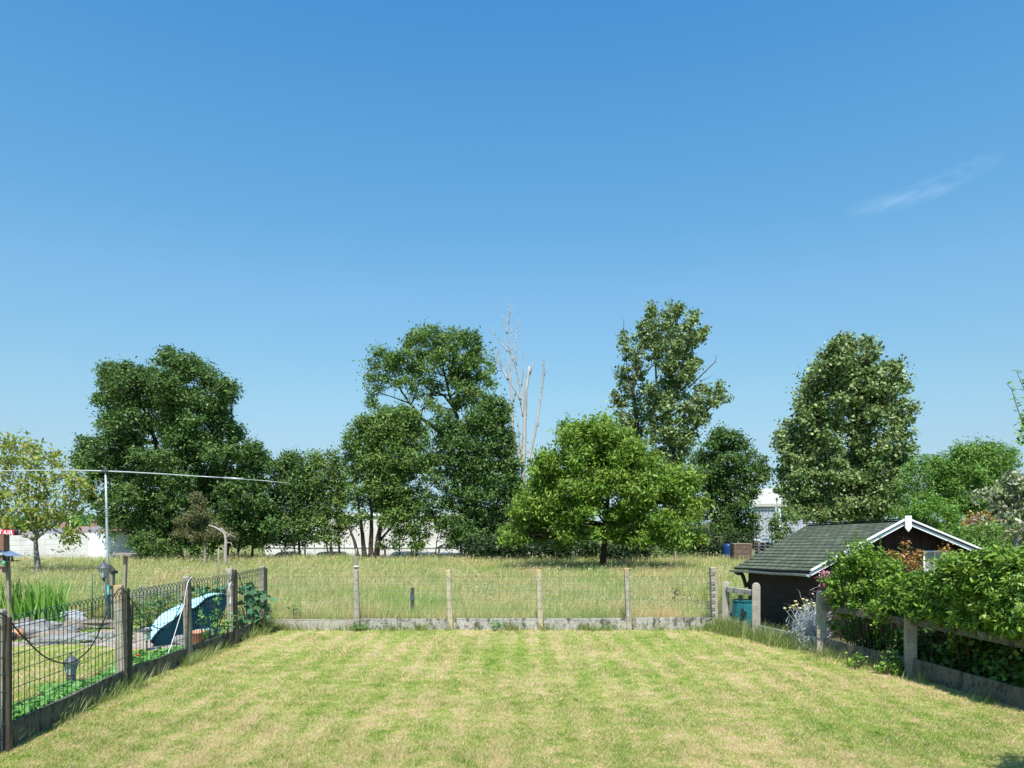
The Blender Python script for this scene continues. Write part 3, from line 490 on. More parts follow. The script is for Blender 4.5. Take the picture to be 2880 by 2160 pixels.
tree('poplar_tree', 'tallest green poplar, loose and silvery, with bare twigs reaching right behind the walnut', *ZP, 59,
     [[(600, 2000, .4), (600, 1560, .3), (590, 1350), (560, 1000, .2), (590, 700), (600, 400), (650, 200, .03)], [(640, 1560, .2), (670, 1330), (800, 1200), (900, 1050), (1000, 950, .05)], [(570, 1150, .12), (450, 800), (430, 400), (430, 200, .03)], [(590, 850, .09), (700, 600), (760, 300, .03)], [(380, 700, .06), (420, 655), (470, 660, .03)]],
     [(410, 140, 25, 25), (400, 200, 40, 30), (440, 230, 40, 35), (590, 150, 40, 25), (650, 140, 25, 22), (640, 190, 45, 30), (550, 230, 50, 35), (780, 200, 35, 25), (800, 250, 50, 30), (760, 290, 50, 30), (880, 335, 20, 12), (840, 400, 25, 30), (350, 300, 40, 35), (440, 310, 60, 40), (560, 310, 70, 40), (680, 320, 50, 40), (780, 350, 50, 30), (340, 380, 50, 40), (460, 400, 70, 45), (600, 400, 80, 45),
      (730, 410, 60, 35), (800, 430, 40, 20), (370, 460, 50, 40), (500, 490, 70, 45), (620, 490, 80, 45), (740, 480, 40, 35), (450, 570, 60, 40), (590, 580, 80, 45), (700, 560, 60, 35), (760, 610, 30, 20), (810, 620, 20, 20), (540, 660, 60, 40), (660, 670, 60, 40), (780, 680, 50, 30), (560, 740, 60, 40), (690, 760, 60, 40), (760, 750, 40, 30), (540, 820, 60, 40), (650, 830, 80, 40), (410, 840, 40, 35),
      (840, 850, 45, 30), (900, 880, 40, 25), (1000, 830, 25, 25), (990, 900, 45, 30), (1060, 950, 35, 25), (970, 970, 50, 30), (400, 920, 50, 45), (520, 920, 80, 45), (660, 930, 80, 45), (800, 930, 60, 35), (890, 1000, 50, 30), (430, 1010, 60, 45), (560, 1030, 70, 45), (690, 1040, 80, 45), (810, 1040, 60, 40), (880, 1080, 40, 30), (440, 1110, 60, 45), (560, 1130, 70, 45), (690, 1140, 80, 45),
      (800, 1130, 50, 35), (870, 1150, 35, 20), (420, 1210, 50, 40), (540, 1220, 80, 45), (670, 1240, 80, 45), (790, 1240, 45, 25), (440, 1310, 60, 45), (560, 1310, 70, 45), (680, 1320, 70, 35), (780, 1320, 30, 20), (480, 1400, 60, 40), (700, 1390, 45, 40), (530, 1470, 40, 35), (660, 1470, 35, 45), (640, 1540, 40, 25), (560, 1520, 30, 20)],
     LF['poplar'], M_['bark'], lsize=(.27, .21), dens=2.8, rc=.26, per=18, depth=.9, full=.70, seed=21, droop=.5, out=.4,
     bare=[[(740, 850, .07), (820, 770), (900, 690), (975, 620), (985, 580), (960, 555)], [(840, 790, .03), (910, 765), (960, 725)], [(730, 1360, .04), (790, 1390)], [(740, 1380, .03), (820, 1340), (850, 1270)], [(620, 260, .03), (640, 180)]])
ZR = (2130, 900, .3616)
tree('poplar_tree', 'large full poplar rising directly behind the garden shed roof', *ZR, 45,
     [[(760, 1700, .4), (770, 1400), (760, 1000, .25), (740, 600), (700, 250, .04)], [(720, 1500, .2), (560, 1100), (420, 800), (400, 500, .05)], [(770, 1300, .2), (950, 1000), (1100, 800), (1150, 720, .04)], [(760, 1000, .15), (860, 600), (850, 250, .04)]],
     [(650, 150, 40, 30), (710, 150, 35, 30), (580, 190, 30, 30), (620, 230, 70, 45), (720, 210, 50, 40), (850, 180, 40, 40), (880, 240, 55, 45), (540, 280, 45, 40), (640, 320, 80, 50), (760, 310, 70, 50), (870, 330, 60, 45), (470, 380, 50, 40), (560, 390, 80, 50), (690, 410, 90, 50), (820, 420, 80, 50), (1000, 360, 45, 35), (1085, 380, 40, 45), (940, 430, 70, 45), (1060, 460, 70, 45), (420, 470, 60, 45), (530, 490, 80, 50),
      (660, 510, 90, 50), (800, 520, 90, 50), (930, 530, 80, 50), (1060, 540, 80, 45), (1140, 500, 40, 45), (380, 560, 60, 45), (490, 590, 80, 50), (620, 610, 80, 50), (760, 620, 90, 50), (900, 630, 80, 50), (1020, 640, 70, 45), (1110, 650, 50, 30), (320, 650, 40, 40), (360, 700, 60, 40), (480, 690, 80, 50), (620, 710, 80, 50), (760, 720, 80, 50), (900, 730, 80, 45), (1010, 720, 40, 35), (1200, 690, 35, 25), (1100, 740, 35, 35),
      (340, 770, 60, 40), (240, 830, 70, 40), (450, 800, 80, 50), (580, 820, 80, 50), (700, 830, 70, 45), (830, 820, 80, 50), (960, 800, 40, 35), (1170, 770, 35, 35), (1080, 820, 50, 40), (200, 900, 50, 45), (300, 910, 80, 45), (420, 910, 80, 50), (550, 920, 80, 50), (810, 920, 80, 50), (910, 910, 50, 30), (1030, 900, 60, 40), (1150, 890, 50, 40), (210, 990, 60, 45), (330, 1000, 80, 50), (460, 1020, 80, 50), (590, 1020, 80, 50), (820, 1030, 90, 50), (960, 1000, 70, 50), (1080, 1000, 70, 45), (1180, 1000, 40, 40),
      (240, 1080, 70, 45), (360, 1110, 80, 50), (490, 1120, 80, 50), (620, 1120, 80, 50), (760, 1130, 90, 50), (900, 1110, 90, 50), (1040, 1100, 80, 50), (1140, 1080, 60, 45), (200, 1200, 55, 50), (320, 1210, 80, 50), (450, 1220, 80, 50), (590, 1220, 80, 50), (730, 1230, 90, 50), (870, 1220, 90, 50), (1000, 1210, 80, 50), (1110, 1200, 60, 50), (230, 1310, 70, 50), (360, 1320, 80, 50), (500, 1320, 80, 50), (640, 1330, 80, 50), (780, 1330, 90, 50),
      (920, 1320, 90, 50), (1050, 1310, 80, 50), (280, 1400, 80, 45), (420, 1420, 80, 50), (560, 1420, 80, 50), (700, 1430, 90, 50), (850, 1430, 90, 50), (990, 1420, 80, 50), (1090, 1400, 50, 45), (340, 1500, 80, 45), (480, 1510, 80, 50), (620, 1520, 80, 50), (770, 1520, 90, 50), (920, 1520, 90, 50), (1030, 1490, 60, 40)],
     LF['poplar'], M_['bark'], lsize=(.22, .17), dens=3.4, rc=.23, per=20, depth=.8, seed=22, droop=.5, out=.4)
tree('ash_tree', 'rounded dark green tree between the tall poplar pair and the grey corrugated building', *ZP, 54,
     [[(1100, 2240, .2), (1110, 1900), (1080, 1500, .06), (1000, 1300, .03)], [(1130, 2240, .12), (1180, 1900), (1250, 1600, .04)]],
     [(1000, 1230, 50, 30), (970, 1290, 60, 40), (1050, 1290, 60, 40), (1160, 1280, 55, 35), (940, 1360, 55, 40), (1040, 1380, 80, 45), (1170, 1370, 70, 45), (1220, 1350, 40, 35), (830, 1440, 50, 35), (780, 1500, 40, 35), (860, 1520, 60, 40), (960, 1460, 60, 40), (1080, 1480, 80, 45), (1200, 1470, 70, 45), (1290, 1440, 30, 40), (1390, 1490, 35, 30), (1340, 1540, 70, 40), (980, 1560, 80, 45), (1110, 1580, 80, 45), (1230, 1570, 80, 45), (880, 1620, 80, 50), (1400, 1580, 40, 35),
      (1010, 1670, 80, 50), (1140, 1680, 80, 50), (1270, 1670, 80, 50), (1370, 1650, 50, 40), (900, 1730, 80, 50), (1040, 1780, 90, 50), (1180, 1780, 80, 50), (1300, 1770, 60, 45), (1440, 1640, 40, 30), (940, 1870, 80, 50), (1080, 1890, 90, 50), (1220, 1880, 70, 50), (1280, 1980, 60, 50), (1000, 1990, 90, 50), (1140, 2000, 90, 50), (1240, 2080, 60, 40), (780, 1850, 70, 50), (800, 1950, 80, 50), (780, 2050, 80, 50), (850, 2130, 80, 40), (1320, 2100, 40, 30), (1000, 2090, 90, 40), (1120, 2110, 80, 40)],
     LF['ash'], M_['barkdark'], lsize=(.24, .11), dens=2.9, rc=.27, per=24, depth=.75, full=1.2, seed=23)
tree('ash_sapling', 'young leafy sapling standing before the grey corrugated wall, left of the shed roof', 2030, 1300, .1808, 40,
     [[(900, 1480, .06), (890, 1200), (880, 850, .02)], [(940, 1480, .05), (1000, 1100), (1000, 750, .02)]],
     [(800, 830, 60, 50), (900, 780, 50, 60), (760, 930, 60, 50), (860, 940, 90, 60), (980, 880, 80, 70), (1050, 780, 80, 80), (780, 1040, 70, 60), (900, 1060, 90, 60), (1030, 1020, 90, 70), (1080, 920, 70, 80), (820, 1160, 80, 60), (950, 1170, 90, 60), (1070, 1130, 80, 60), (860, 1260, 70, 50)],
     LF['ashmid'], M_['bark'], lsize=(.22, .07), dens=4.5, rc=.17, per=20, depth=.8, seed=24, tr=.06)
tree('young_walnut_tree', 'young tree with yellowing see-through crown and grey trunk before the white wall', 0, 1200, .3014, 34,
     [[(362, 1375, .15), (350, 1250), (338, 1150), (330, 1050, .11), (345, 990), (345, 850), (370, 600), (380, 400, .02)], [(325, 1055, .08), (240, 1010), (170, 960), (100, 920), (20, 880, .02)], [(350, 1050, .07), (420, 990), (540, 900), (640, 820), (740, 720, .015)],
      [(330, 1020, .06), (260, 880), (190, 680), (100, 480), (60, 300, .012)], [(345, 980, .05), (430, 780), (520, 620), (600, 500), (520, 300, .012)], [(335, 1000, .05), (300, 800), (280, 600), (260, 350), (170, 200, .012)], [(540, 960, .04), (610, 1000), (660, 1040), (670, 1080, .012)], [(320, 1040, .04), (230, 1030), (180, 980), (100, 950, .012)]],
     [(30, 130, 40, 40), (150, 130, 50, 40), (60, 220, 70, 50), (200, 210, 60, 50), (270, 200, 60, 50), (350, 240, 60, 60), (380, 290, 50, 40), (40, 310, 60, 50), (230, 310, 70, 45), (150, 300, 50, 40), (320, 360, 60, 35), (510, 250, 28, 18), (480, 350, 50, 35), (560, 350, 60, 40), (300, 460, 90, 40), (210, 520, 80, 40), (420, 520, 80, 60), (540, 460, 60, 35), (650, 450, 70, 50), (730, 490, 80, 45), (810, 520, 50, 50), (650, 530, 80, 30),
      (30, 460, 50, 50), (40, 600, 60, 60), (110, 660, 80, 50), (240, 600, 80, 40), (240, 700, 80, 40), (360, 650, 70, 50), (480, 650, 80, 40), (600, 640, 70, 40), (730, 580, 80, 40), (820, 630, 50, 40), (690, 690, 80, 40), (380, 760, 80, 45), (500, 760, 80, 40), (620, 780, 70, 40), (720, 740, 80, 40), (800, 780, 50, 28), (20, 780, 50, 60), (120, 780, 60, 50), (260, 790, 60, 40), (120, 900, 70, 30), (460, 880, 80, 40), (400, 920, 50, 30), (560, 860, 50, 30), (240, 900, 50, 30),
      (40, 900, 60, 30), (640, 960, 60, 25), (690, 1010, 50, 30), (640, 1070, 40, 18), (670, 1040, 40, 25), (-60, 500, 80, 80), (-60, 300, 80, 80), (-50, 700, 80, 80), (380, 420, 60, 40), (80, 400, 60, 40)],
     LF['young'], M_['barkgrey'], lsize=(.27, .10), dens=3.4, rc=.24, per=8, depth=.8, seed=25, droop=.6, up=.4)
tree('dying_conifer', 'sparse half dead conifer with brown drooping twigs before the tall dark tree', 560, 1440, .0964, 43,
     [[(170, 1330, .09), (180, 1000), (120, 500), (0, 0), (-80, -450, .03)], [(150, 800, .05), (-200, 700), (-450, 650, .01)], [(150, 600, .04), (400, 500), (650, 600, .01)], [(100, 300, .04), (-150, 100), (-380, 60, .01)]],
     [(-100, -400, 90, 120), (20, -250, 100, 110), (-60, -100, 130, 100), (60, 60, 140, 100), (180, 220, 130, 90), (-100, 200, 180, 90), (-300, 350, 150, 60), (-450, 600, 170, 70), (-200, 560, 200, 80), (50, 480, 220, 110), (300, 420, 200, 90), (520, 480, 180, 80), (160, 680, 200, 90), (-100, 740, 150, 60), (-600, 650, 90, 50), (420, 640, 160, 80), (-350, 120, 80, 60), (-560, 250, 70, 60), (700, 600, 150, 70), (950, 720, 120, 80)],
     LF['dry'], M_['barkgrey'], lsize=(.18, .05), dens=55, rc=.16, per=16, depth=.6, seed=26, droop=1.0)
tree('broken_tree_stump', 'pale broken dead trunk bent over to the left in front of the dark trees', 560, 1440, .0964, 41,
     [[(760, 1320, .10), (780, 1000), (775, 780, .10), (740, 650), (640, 550), (480, 450), (280, 390, .03)]], [], LF['dry'], M_['deadwood'], seed=27,
     bare=[[(780, 780, .04), (900, 650), (1000, 720), (1090, 760)], [(640, 470, .04), (760, 600), (960, 780)], [(800, 900, .04), (930, 900), (1000, 1100)], [(740, 1150, .05), (680, 1020)], [(600, 470, .03), (700, 540), (850, 620), (1080, 740)]])
# right-hand background
tree('willow_tree', 'wide feathery green tree beyond the shed at the right edge of the tree line', *ZR, 42,
     [[(1640, 1560, .16), (1640, 1300), (1620, 1150, .05)], [(1460, 1560, .12), (1450, 1350), (1400, 1200, .04)], [(1800, 1560, .12), (1820, 1300), (1850, 1150, .04)]],
     [(1570, 1020, 40, 40), (1710, 1010, 70, 45), (1830, 1020, 70, 40), (1640, 1060, 70, 50), (1940, 1050, 60, 40), (1360, 1100, 60, 40), (1450, 1120, 70, 50), (1540, 1120, 70, 50), (1760, 1100, 80, 50), (1870, 1120, 80, 50), (1980, 1130, 50, 50), (1340, 1180, 60, 50), (1440, 1210, 80, 50), (1570, 1200, 80, 50), (1690, 1190, 80, 50), (1820, 1210, 80, 50), (1940, 1220, 70, 50), (1380, 1290, 80, 50), (1510, 1290, 80, 50), (1640, 1280, 80, 50), (1770, 1290, 80, 50), (1900, 1290, 80, 50), (1400, 1380, 80, 50), (1550, 1380, 80, 50), (1700, 1390, 80, 50), (1850, 1380, 80, 50), (1960, 1340, 60, 60), (1480, 1460, 80, 40), (1640, 1470, 80, 40), (1800, 1470, 80, 40), (1950, 1450, 80, 60)],
     LF['willow'], M_['bark'], lsize=(.24, .07), dens=3.0, rc=.24, per=22, depth=.7, full=1.9, fat=1.15, seed=28, up=.6)
tree('green_shrub', 'fresh green bush filling the gap between the big poplar and the feathery tree', *ZR, 36,
     [[(1260, 1650, .08), (1250, 1400), (1240, 1200, .03)]],
     [(1210, 1120, 50, 50), (1270, 1100, 30, 50), (1180, 1200, 60, 50), (1270, 1200, 60, 60), (1190, 1300, 70, 50), (1290, 1310, 70, 50), (1180, 1400, 80, 50), (1300, 1400, 80, 50), (1240, 1480, 90, 50)],
     LF['willow'], M_['bark'], lsize=(.2, .06), dens=4, rc=.2, per=22, depth=.7, full=1.5, fat=1.15, seed=29, cat='bush')
tree('bamboo_shrub', 'bright yellow green bush directly behind the shed ridge', *ZR, 24,
     [[(1300, 1900, .04), (1310, 1700), (1320, 1500, .02)], [(1420, 1900, .04), (1430, 1600, .02)]],
     [(1110, 1520, 60, 30), (1200, 1500, 60, 40), (1290, 1470, 70, 50), (1380, 1440, 70, 40), (1450, 1480, 60, 50), (1220, 1580, 80, 50), (1330, 1560, 80, 50), (1440, 1570, 80, 50), (1520, 1540, 50, 60), (1380, 1660, 90, 50), (1500, 1650, 80, 50), (1560, 1720, 80, 60)],
     LF['bright'], M_['bark'], lsize=(.13, .04), dens=22, rc=.12, per=22, depth=.8, seed=30, cat='bush', up=.7, droop=.8)
tree('laurel_bush', 'deep green feathery bush beyond the right end of the shed roof', 2300, 1440, .3496, 22,
     [[(1300, 500, .04), (1300, 300), (1300, 200, .02)], [(1500, 500, .04), (1500, 200, .02)]],
     [(1050, 190, 60, 40), (1150, 150, 80, 40), (1270, 160, 80, 40), (1400, 130, 80, 40), (1540, 140, 80, 50), (1660, 160, 80, 50), (1110, 240, 80, 40), (1230, 260, 90, 50), (1360, 240, 90, 50), (1500, 240, 90, 50), (1640, 260, 90, 50), (1330, 330, 90, 40), (1470, 340, 90, 50), (1620, 350, 90, 50), (1750, 250, 80, 80)],
     LF['willow'], M_['bark'], lsize=(.12, .035), dens=24, rc=.12, per=22, depth=.5, seed=31, cat='bush', up=.7, droop=.4)
tree('rose_bush', 'bush flecked with orange leaves under the feathery tree at the right', 2300, 1440, .3496, 27,
     [[(1300, 400, .04), (1300, 100, .02)]],
     [(1150, 80, 60, 40), (1230, 70, 60, 40), (1330, 60, 70, 40), (1440, 60, 70, 40), (1250, 110, 80, 30), (1380, 100, 80, 30)],
     LF['orange'], M_['bark'], lsize=(.13, .07), dens=9, rc=.14, per=12, depth=.5, seed=32, cat='bush')
tree('variegated_maple', 'small tree with cream edged pale leaves at the right edge of the view', 2700, 1000, .3614, 15.5,
     [[(480, 1750, .06), (430, 1450), (440, 1250), (430, 1100, .02)], [(430, 1350, .03), (300, 1200), (200, 1080), (80, 1070, .006)], [(430, 1200, .02), (390, 1000), (360, 910, .006)]],
     [(400, 930, 40, 20), (370, 980, 35, 20), (450, 1000, 60, 40), (510, 1000, 40, 60), (220, 1060, 45, 20), (130, 1090, 40, 15), (290, 1090, 50, 30), (330, 1080, 50, 40), (400, 1070, 50, 50), (470, 1100, 60, 60), (300, 1160, 40, 40), (380, 1150, 50, 50), (450, 1200, 60, 60), (520, 1150, 50, 80), (290, 1240, 28, 35), (420, 1260, 50, 40), (500, 1280, 60, 60), (440, 1330, 40, 40), (530, 1400, 50, 60)],
     LF['varieg'], M_['barkgrey'], lsize=(.12, .065), dens=42, rc=.09, per=11, depth=.7, seed=33, limbs=1)

# ------------------------------------------------------------------ apple branch at the right edge
def leaf_blade(b, base, d, n, L, w, mi=0):                           # one folded, pointed leaf
    d = d.normalized(); s = d.cross(n).normalized(); n = s.cross(d)
    p = [base, base+d*L*.3+s*w*.42+n*w*.18, base+d*L*.65+s*w*.36+n*w*.14, base+d*L-n*w*.15, base+d*L*.65-s*w*.36+n*w*.14, base+d*L*.3-s*w*.42+n*w*.18, base+d*L*.5]
    b.add(p, [[0, 1, 6], [1, 2, 6], [2, 3, 6], [3, 4, 6], [4, 5, 6], [5, 0, 6]], mi)
R = random.Random(5)
root = empty('apple_tree', (7.9, 10.6, 0), 'apple tree mostly beyond the right edge, two leafy shoots against the sky', 'tree')
tb = MB(); tb.tube([(7.9, 10.6, -.05), (7.95, 10.6, .9), (7.75, 10.5, 1.9), P(2960, 1330, 10.4), P(2895, 1240, 10.4)], [.09, .075, .06, .035, .015], 8)
shoots = [[(2895, 1240), (2872, 1180), (2855, 1130), (2845, 1095), (2830, 1078)], [(2895, 1240), (2892, 1150), (2880, 1095), (2866, 1062), (2858, 1042)], [(2880, 1200), (2876, 1180)], [(2960, 1330), (2940, 1200), (2930, 1060)]]
lb = MB()
for s_ in shoots:
    pts = [P(u, v, 10.4) for u, v in s_]; tb.tube(pts, [.007-.005*i/len(pts) for i in range(len(pts))], 5)
    for i in range(len(pts)-1):
        L = (pts[i+1]-pts[i]).length
        for j in range(max(3, int(L/.028))):
            t = R.random(); a = R.choice([-1, 1]); p = pts[i].lerp(pts[i+1], t)
            leaf_blade(lb, p, Vector((a*R.uniform(.6, 1), R.uniform(-.5, .5), R.uniform(-.2, .35))), Vector((R.uniform(-.5, .5), -.5, 1)), R.uniform(.06, .10), .05)
for _ in range(90):
    p = P(R.gauss(2884, 10), R.gauss(1215, 22), 10.4+R.uniform(-.15, .15))
    leaf_blade(lb, p, Vector((R.uniform(-1, 1), R.uniform(-.5, .5), R.uniform(-.6, .3))), Vector((R.uniform(-.5, .5), -.5, 1)), R.uniform(.055, .09), .05)
tb.build('trunk', M_['bark'], root); lb.build('crown', LF['bright'], root)

# ------------------------------------------------------------------ bushes and hedges near and far
def bush(name, label, z, base, lobes, leaf, lsize, dens, rc, per, seed, cat='bush', group=None, stems=4, up=.6, sy=1.0, droop=0.0, extra=None, cut=0, out=.8):
    """lobes (u, v, ru, rv [, dz]) in photo units at distance z, all real ellipsoids of leaves around woody stems"""
    global R, N
    R = random.Random(seed); N = np.random.default_rng(seed)
    k = z/FPX; b0 = G(*base) if base[1] > 1500 else Vector(base)
    b0 = Vector(((base[0]-CX)/FPX*z, z, 0))
    root = empty(name, b0, label, cat, group); LB = []
    for l in lobes:
        u, v, ru, rv = l[:4]; dz = l[4] if len(l) > 4 else R.uniform(-.3, .3)*ru*k
        zz = z+dz; LB.append((P(u, v, zz), (ru*k, (ru+rv)/2*k*sy, rv*k)))
    sb = MB()
    for c, r in LB:
        for _ in range(max(1, stems//2)):
            a = b0+Vector((R.uniform(-.1, .1), R.uniform(-.1, .1), -.02)) + (Vector((c.x, c.y, 0))-b0)*R.uniform(.2, .7)
            e = c+Vector([R.uniform(-.6, .6)*q for q in r]); pt = limb_path(a, e, .08, 4); sb.tube(pt, [.014, .012, .009, .006, .003], 4)
    sb.build('stems', M_['barkdark'], root)
    C, O = lobe_points(LB, dens*2.2, rc, per*1.2)
    msk = C[:, 2] > .03+cut; C = C[msk]; O = O[msk]
    V, F = leaf_quads(C, lsize[0], lsize[1], up, droop, O*out); np_mesh('leaves', V, F, leaf, root)
    return root
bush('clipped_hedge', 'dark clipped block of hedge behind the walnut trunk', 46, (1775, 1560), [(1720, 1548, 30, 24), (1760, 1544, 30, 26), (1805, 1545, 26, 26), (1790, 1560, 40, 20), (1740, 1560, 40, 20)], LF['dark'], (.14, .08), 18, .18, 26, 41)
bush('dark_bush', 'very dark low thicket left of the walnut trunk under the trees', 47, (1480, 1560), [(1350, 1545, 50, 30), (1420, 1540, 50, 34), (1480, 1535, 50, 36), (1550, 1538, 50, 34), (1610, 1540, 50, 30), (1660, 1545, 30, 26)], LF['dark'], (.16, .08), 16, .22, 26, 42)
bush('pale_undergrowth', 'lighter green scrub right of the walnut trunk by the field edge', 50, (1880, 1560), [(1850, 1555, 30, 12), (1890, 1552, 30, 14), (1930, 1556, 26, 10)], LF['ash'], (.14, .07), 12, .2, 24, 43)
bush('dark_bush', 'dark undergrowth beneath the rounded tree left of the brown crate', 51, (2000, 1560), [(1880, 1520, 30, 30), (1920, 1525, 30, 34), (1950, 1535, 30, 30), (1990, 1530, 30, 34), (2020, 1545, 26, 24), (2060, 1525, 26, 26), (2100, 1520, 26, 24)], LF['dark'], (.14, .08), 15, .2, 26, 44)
bush('round_bush', 'low green bush at the right end of the white concrete wall', 47, (400, 1560), [(385, 1520, 18, 22), (410, 1535, 24, 24), (440, 1545, 22, 18), (480, 1550, 30, 16), (560, 1552, 30, 14)], LF['ash'], (.16, .08), 8, .2, 24, 45)
def hedge(L, off_, near=False, z=11.6):
    """put each mass of leaves beside the fence line it grows along"""
    o = []
    for i, (u, v, a, b_, _) in enumerate(L):
        k = (u-CX)/FPX; yf = (5.71+3.997)/(k+.2886) if near else 7.84/(k+.131)
        o.append((u, v, a, b_, yf+off_+.12*(i % 3)+(.5 if v > 1765 or (near and v > 1735) else 0)-z))
    return o
# privet bushes behind the concrete rail fence
bush('glossy_bush', 'rounded glossy green bush overhanging the rail fence below the left side of the shed gable', 13.0, (2460, 1800),
     hedge([(2380, 1585, 42, 35, -.1), (2430, 1575, 42, 32, .2), (2490, 1590, 46, 35, .2), (2360, 1640, 40, 42, 0), (2420, 1640, 46, 42, -.45), (2490, 1650, 50, 42, -.4), (2535, 1640, 30, 40, 0), (2370, 1700, 38, 42, -.1), (2440, 1700, 50, 40, -.5), (2500, 1710, 45, 40, -.3), (2380, 1760, 40, 38, 0), (2440, 1770, 48, 40, -.3), (2490, 1790, 40, 38, -.2), (2450, 1820, 45, 30, 0), (2420, 1540, 26, 22, .2)], .03, True, 13.0),
     LF['box'], (.062, .025), 115, .043, 30, 46, stems=6, up=.7, sy=1.2)
R = random.Random(9)
def sprig(b, lf, base, tip, n, L, w):
    pts = limb_path(base, tip, .05, 4); b.tube(pts, [.006, .005, .004, .003, .0015], 4)
    for i in range(n):
        t = .15+.85*i/n; k = min(3, int(t*4)); p = pts[k].lerp(pts[k+1], t*4-k)
        a = i*2.4; d = Vector((cos(a), sin(a), .7)); leaf_blade(lf, p, d, Vector((0, 0, 1)), L*R.uniform(.7, 1.1), w)
gl = [o for o in bpy.data.objects if o.name == 'glossy_bush'][0]
b1, b2 = MB(), MB()
for u0, v0, u1, v1 in ((2412, 1560, 2408, 1490), (2405, 1560, 2404, 1500), (2385, 1560, 2378, 1520), (2475, 1560, 2474, 1505), (2335, 1600, 2331, 1555), (2445, 1555, 2450, 1530), (2368, 1570, 2380, 1515), (2345, 1590, 2350, 1560)):
    sprig(b1, b2, P(u0, v0, 13.3), P(u1, v1, 13.3), 26, .05, .022)
b1.build('shoot_stems', M_['bark'], gl); b2.build('shoot_leaves', LF['box'], gl)
bush('long_hedge', 'long dense hedge of pointed glossy leaves along the right fence, running out of view', 11.6, (2790, 1850),
     hedge([(2560, 1660, 40, 50, .7), (2620, 1640, 55, 45, .6), (2690, 1620, 60, 45, .5), (2760, 1600, 65, 45, .2), (2840, 1600, 70, 50, -.2), (2920, 1610, 70, 60, -.6), (2580, 1695, 45, 40, .4), (2650, 1690, 60, 45, .3), (2730, 1690, 65, 55, .1), (2810, 1680, 70, 55, -.3), (2890, 1690, 75, 60, -.7), (2970, 1690, 80, 80, -1.0),
      (2600, 1722, 50, 26, .5), (2680, 1738, 60, 28, .2), (2760, 1742, 65, 30, 0), (2850, 1752, 70, 32, -.4), (2930, 1760, 80, 40, -.9), (2820, 1640, 60, 50, -.1), (2700, 1655, 60, 50, .3), (2640, 1675, 55, 45, 0), (2770, 1720, 60, 50, 0), (2860, 1720, 60, 50, 0), (2700, 1730, 60, 45, 0), (2540, 1700, 30, 40, 0), (2700, 1590, 50, 26, 0), (2780, 1570, 50, 22, 0), (2850, 1565, 50, 22, 0)], .02),
     LF['box'], (.07, .026), 125, .046, 32, 47, cat='hedge', stems=4, up=.75, sy=1.3)
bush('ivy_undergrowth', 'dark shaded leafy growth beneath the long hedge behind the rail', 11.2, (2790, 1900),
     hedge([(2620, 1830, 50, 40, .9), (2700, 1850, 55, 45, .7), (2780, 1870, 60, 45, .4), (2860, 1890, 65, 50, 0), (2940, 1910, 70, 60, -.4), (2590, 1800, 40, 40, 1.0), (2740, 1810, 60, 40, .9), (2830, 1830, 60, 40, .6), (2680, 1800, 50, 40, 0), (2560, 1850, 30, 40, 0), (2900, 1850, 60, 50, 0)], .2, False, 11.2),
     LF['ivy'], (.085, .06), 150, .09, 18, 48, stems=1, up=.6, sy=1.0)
bush('rose_sprout', 'leafy green sprout on the lawn side of the plates, left of the third rail post', 12.0, (2420, 1880), [(2395, 1865, 20, 16, .5), (2420, 1850, 14, 12, .5)], LF['box'], (.06, .035), 120, .05, 9, 49, group='sprouts at the foot of the right fence', sy=.6)
bush('rose_sprout', 'tall dark leafy sprout with narrow leaves against the third rail post', 11.9, (2500, 1890), [(2480, 1880, 26, 16, .1), (2510, 1860, 16, 30, .1), (2500, 1830, 9, 24, .15), (2525, 1885, 20, 14, -.05)], LF['box'], (.065, .03), 110, .05, 9, 50, group='sprouts at the foot of the right fence', sy=.5)
bush('garden_shrub', 'tall shrub at the lawn edge just outside the right side, shading the lawn corner', 5.8, (3340, 1900),
     [(3330, 1700, 130, 150), (3430, 1600, 140, 140), (3250, 1600, 110, 120), (3300, 1450, 130, 110), (3400, 1420, 130, 110)], LF['box'], (.07, .035), 60, .08, 22, 65, stems=4)
# neighbour's garden on the left
bush('potato_bush', 'green leafy vegetable plants behind the fence in front of the lavender', 16.6, (450, 1765), [(395, 1720, 32, 28), (430, 1700, 36, 30), (470, 1690, 34, 32), (510, 1690, 36, 30), (550, 1700, 34, 28), (590, 1695, 30, 28), (400, 1750, 34, 22), (450, 1745, 40, 24), (500, 1740, 40, 26)], LF['veg'], (.07, .045), 28, .08, 12, 51, cat='plant')
bush('lavender_bush', 'grey violet lavender bush behind the vegetable plants', 17.8, (440, 1740), [(390, 1672, 28, 18), (420, 1660, 28, 16), (455, 1662, 30, 20), (490, 1672, 30, 22), (395, 1695, 30, 20), (450, 1690, 40, 20)], LF['lav'], (.05, .012), 45, .07, 20, 52, cat='bush', up=.2)
bush('squash_plant', 'broad leaved squash plant in the corner behind the last left fence post', 16.2, (700, 1750), [(665, 1680, 22, 22), (700, 1670, 26, 20), (735, 1690, 22, 24), (680, 1710, 24, 20), (720, 1725, 26, 20), (690, 1740, 28, 18), (750, 1715, 12, 16), (655, 1660, 20, 10)], LF['squash'], (.17, .14), 22, .08, 5, 53, cat='plant', up=1.0, sy=.5)
bush('squash_plant', 'squash plant with round leaves behind the top of the blue slide', 17.0, (590, 1720), [(560, 1672, 24, 16), (590, 1665, 24, 14), (620, 1660, 24, 14), (640, 1655, 18, 12), (600, 1690, 30, 16)], LF['squash'], (.16, .13), 22, .08, 5, 54, cat='plant', up=1.0)
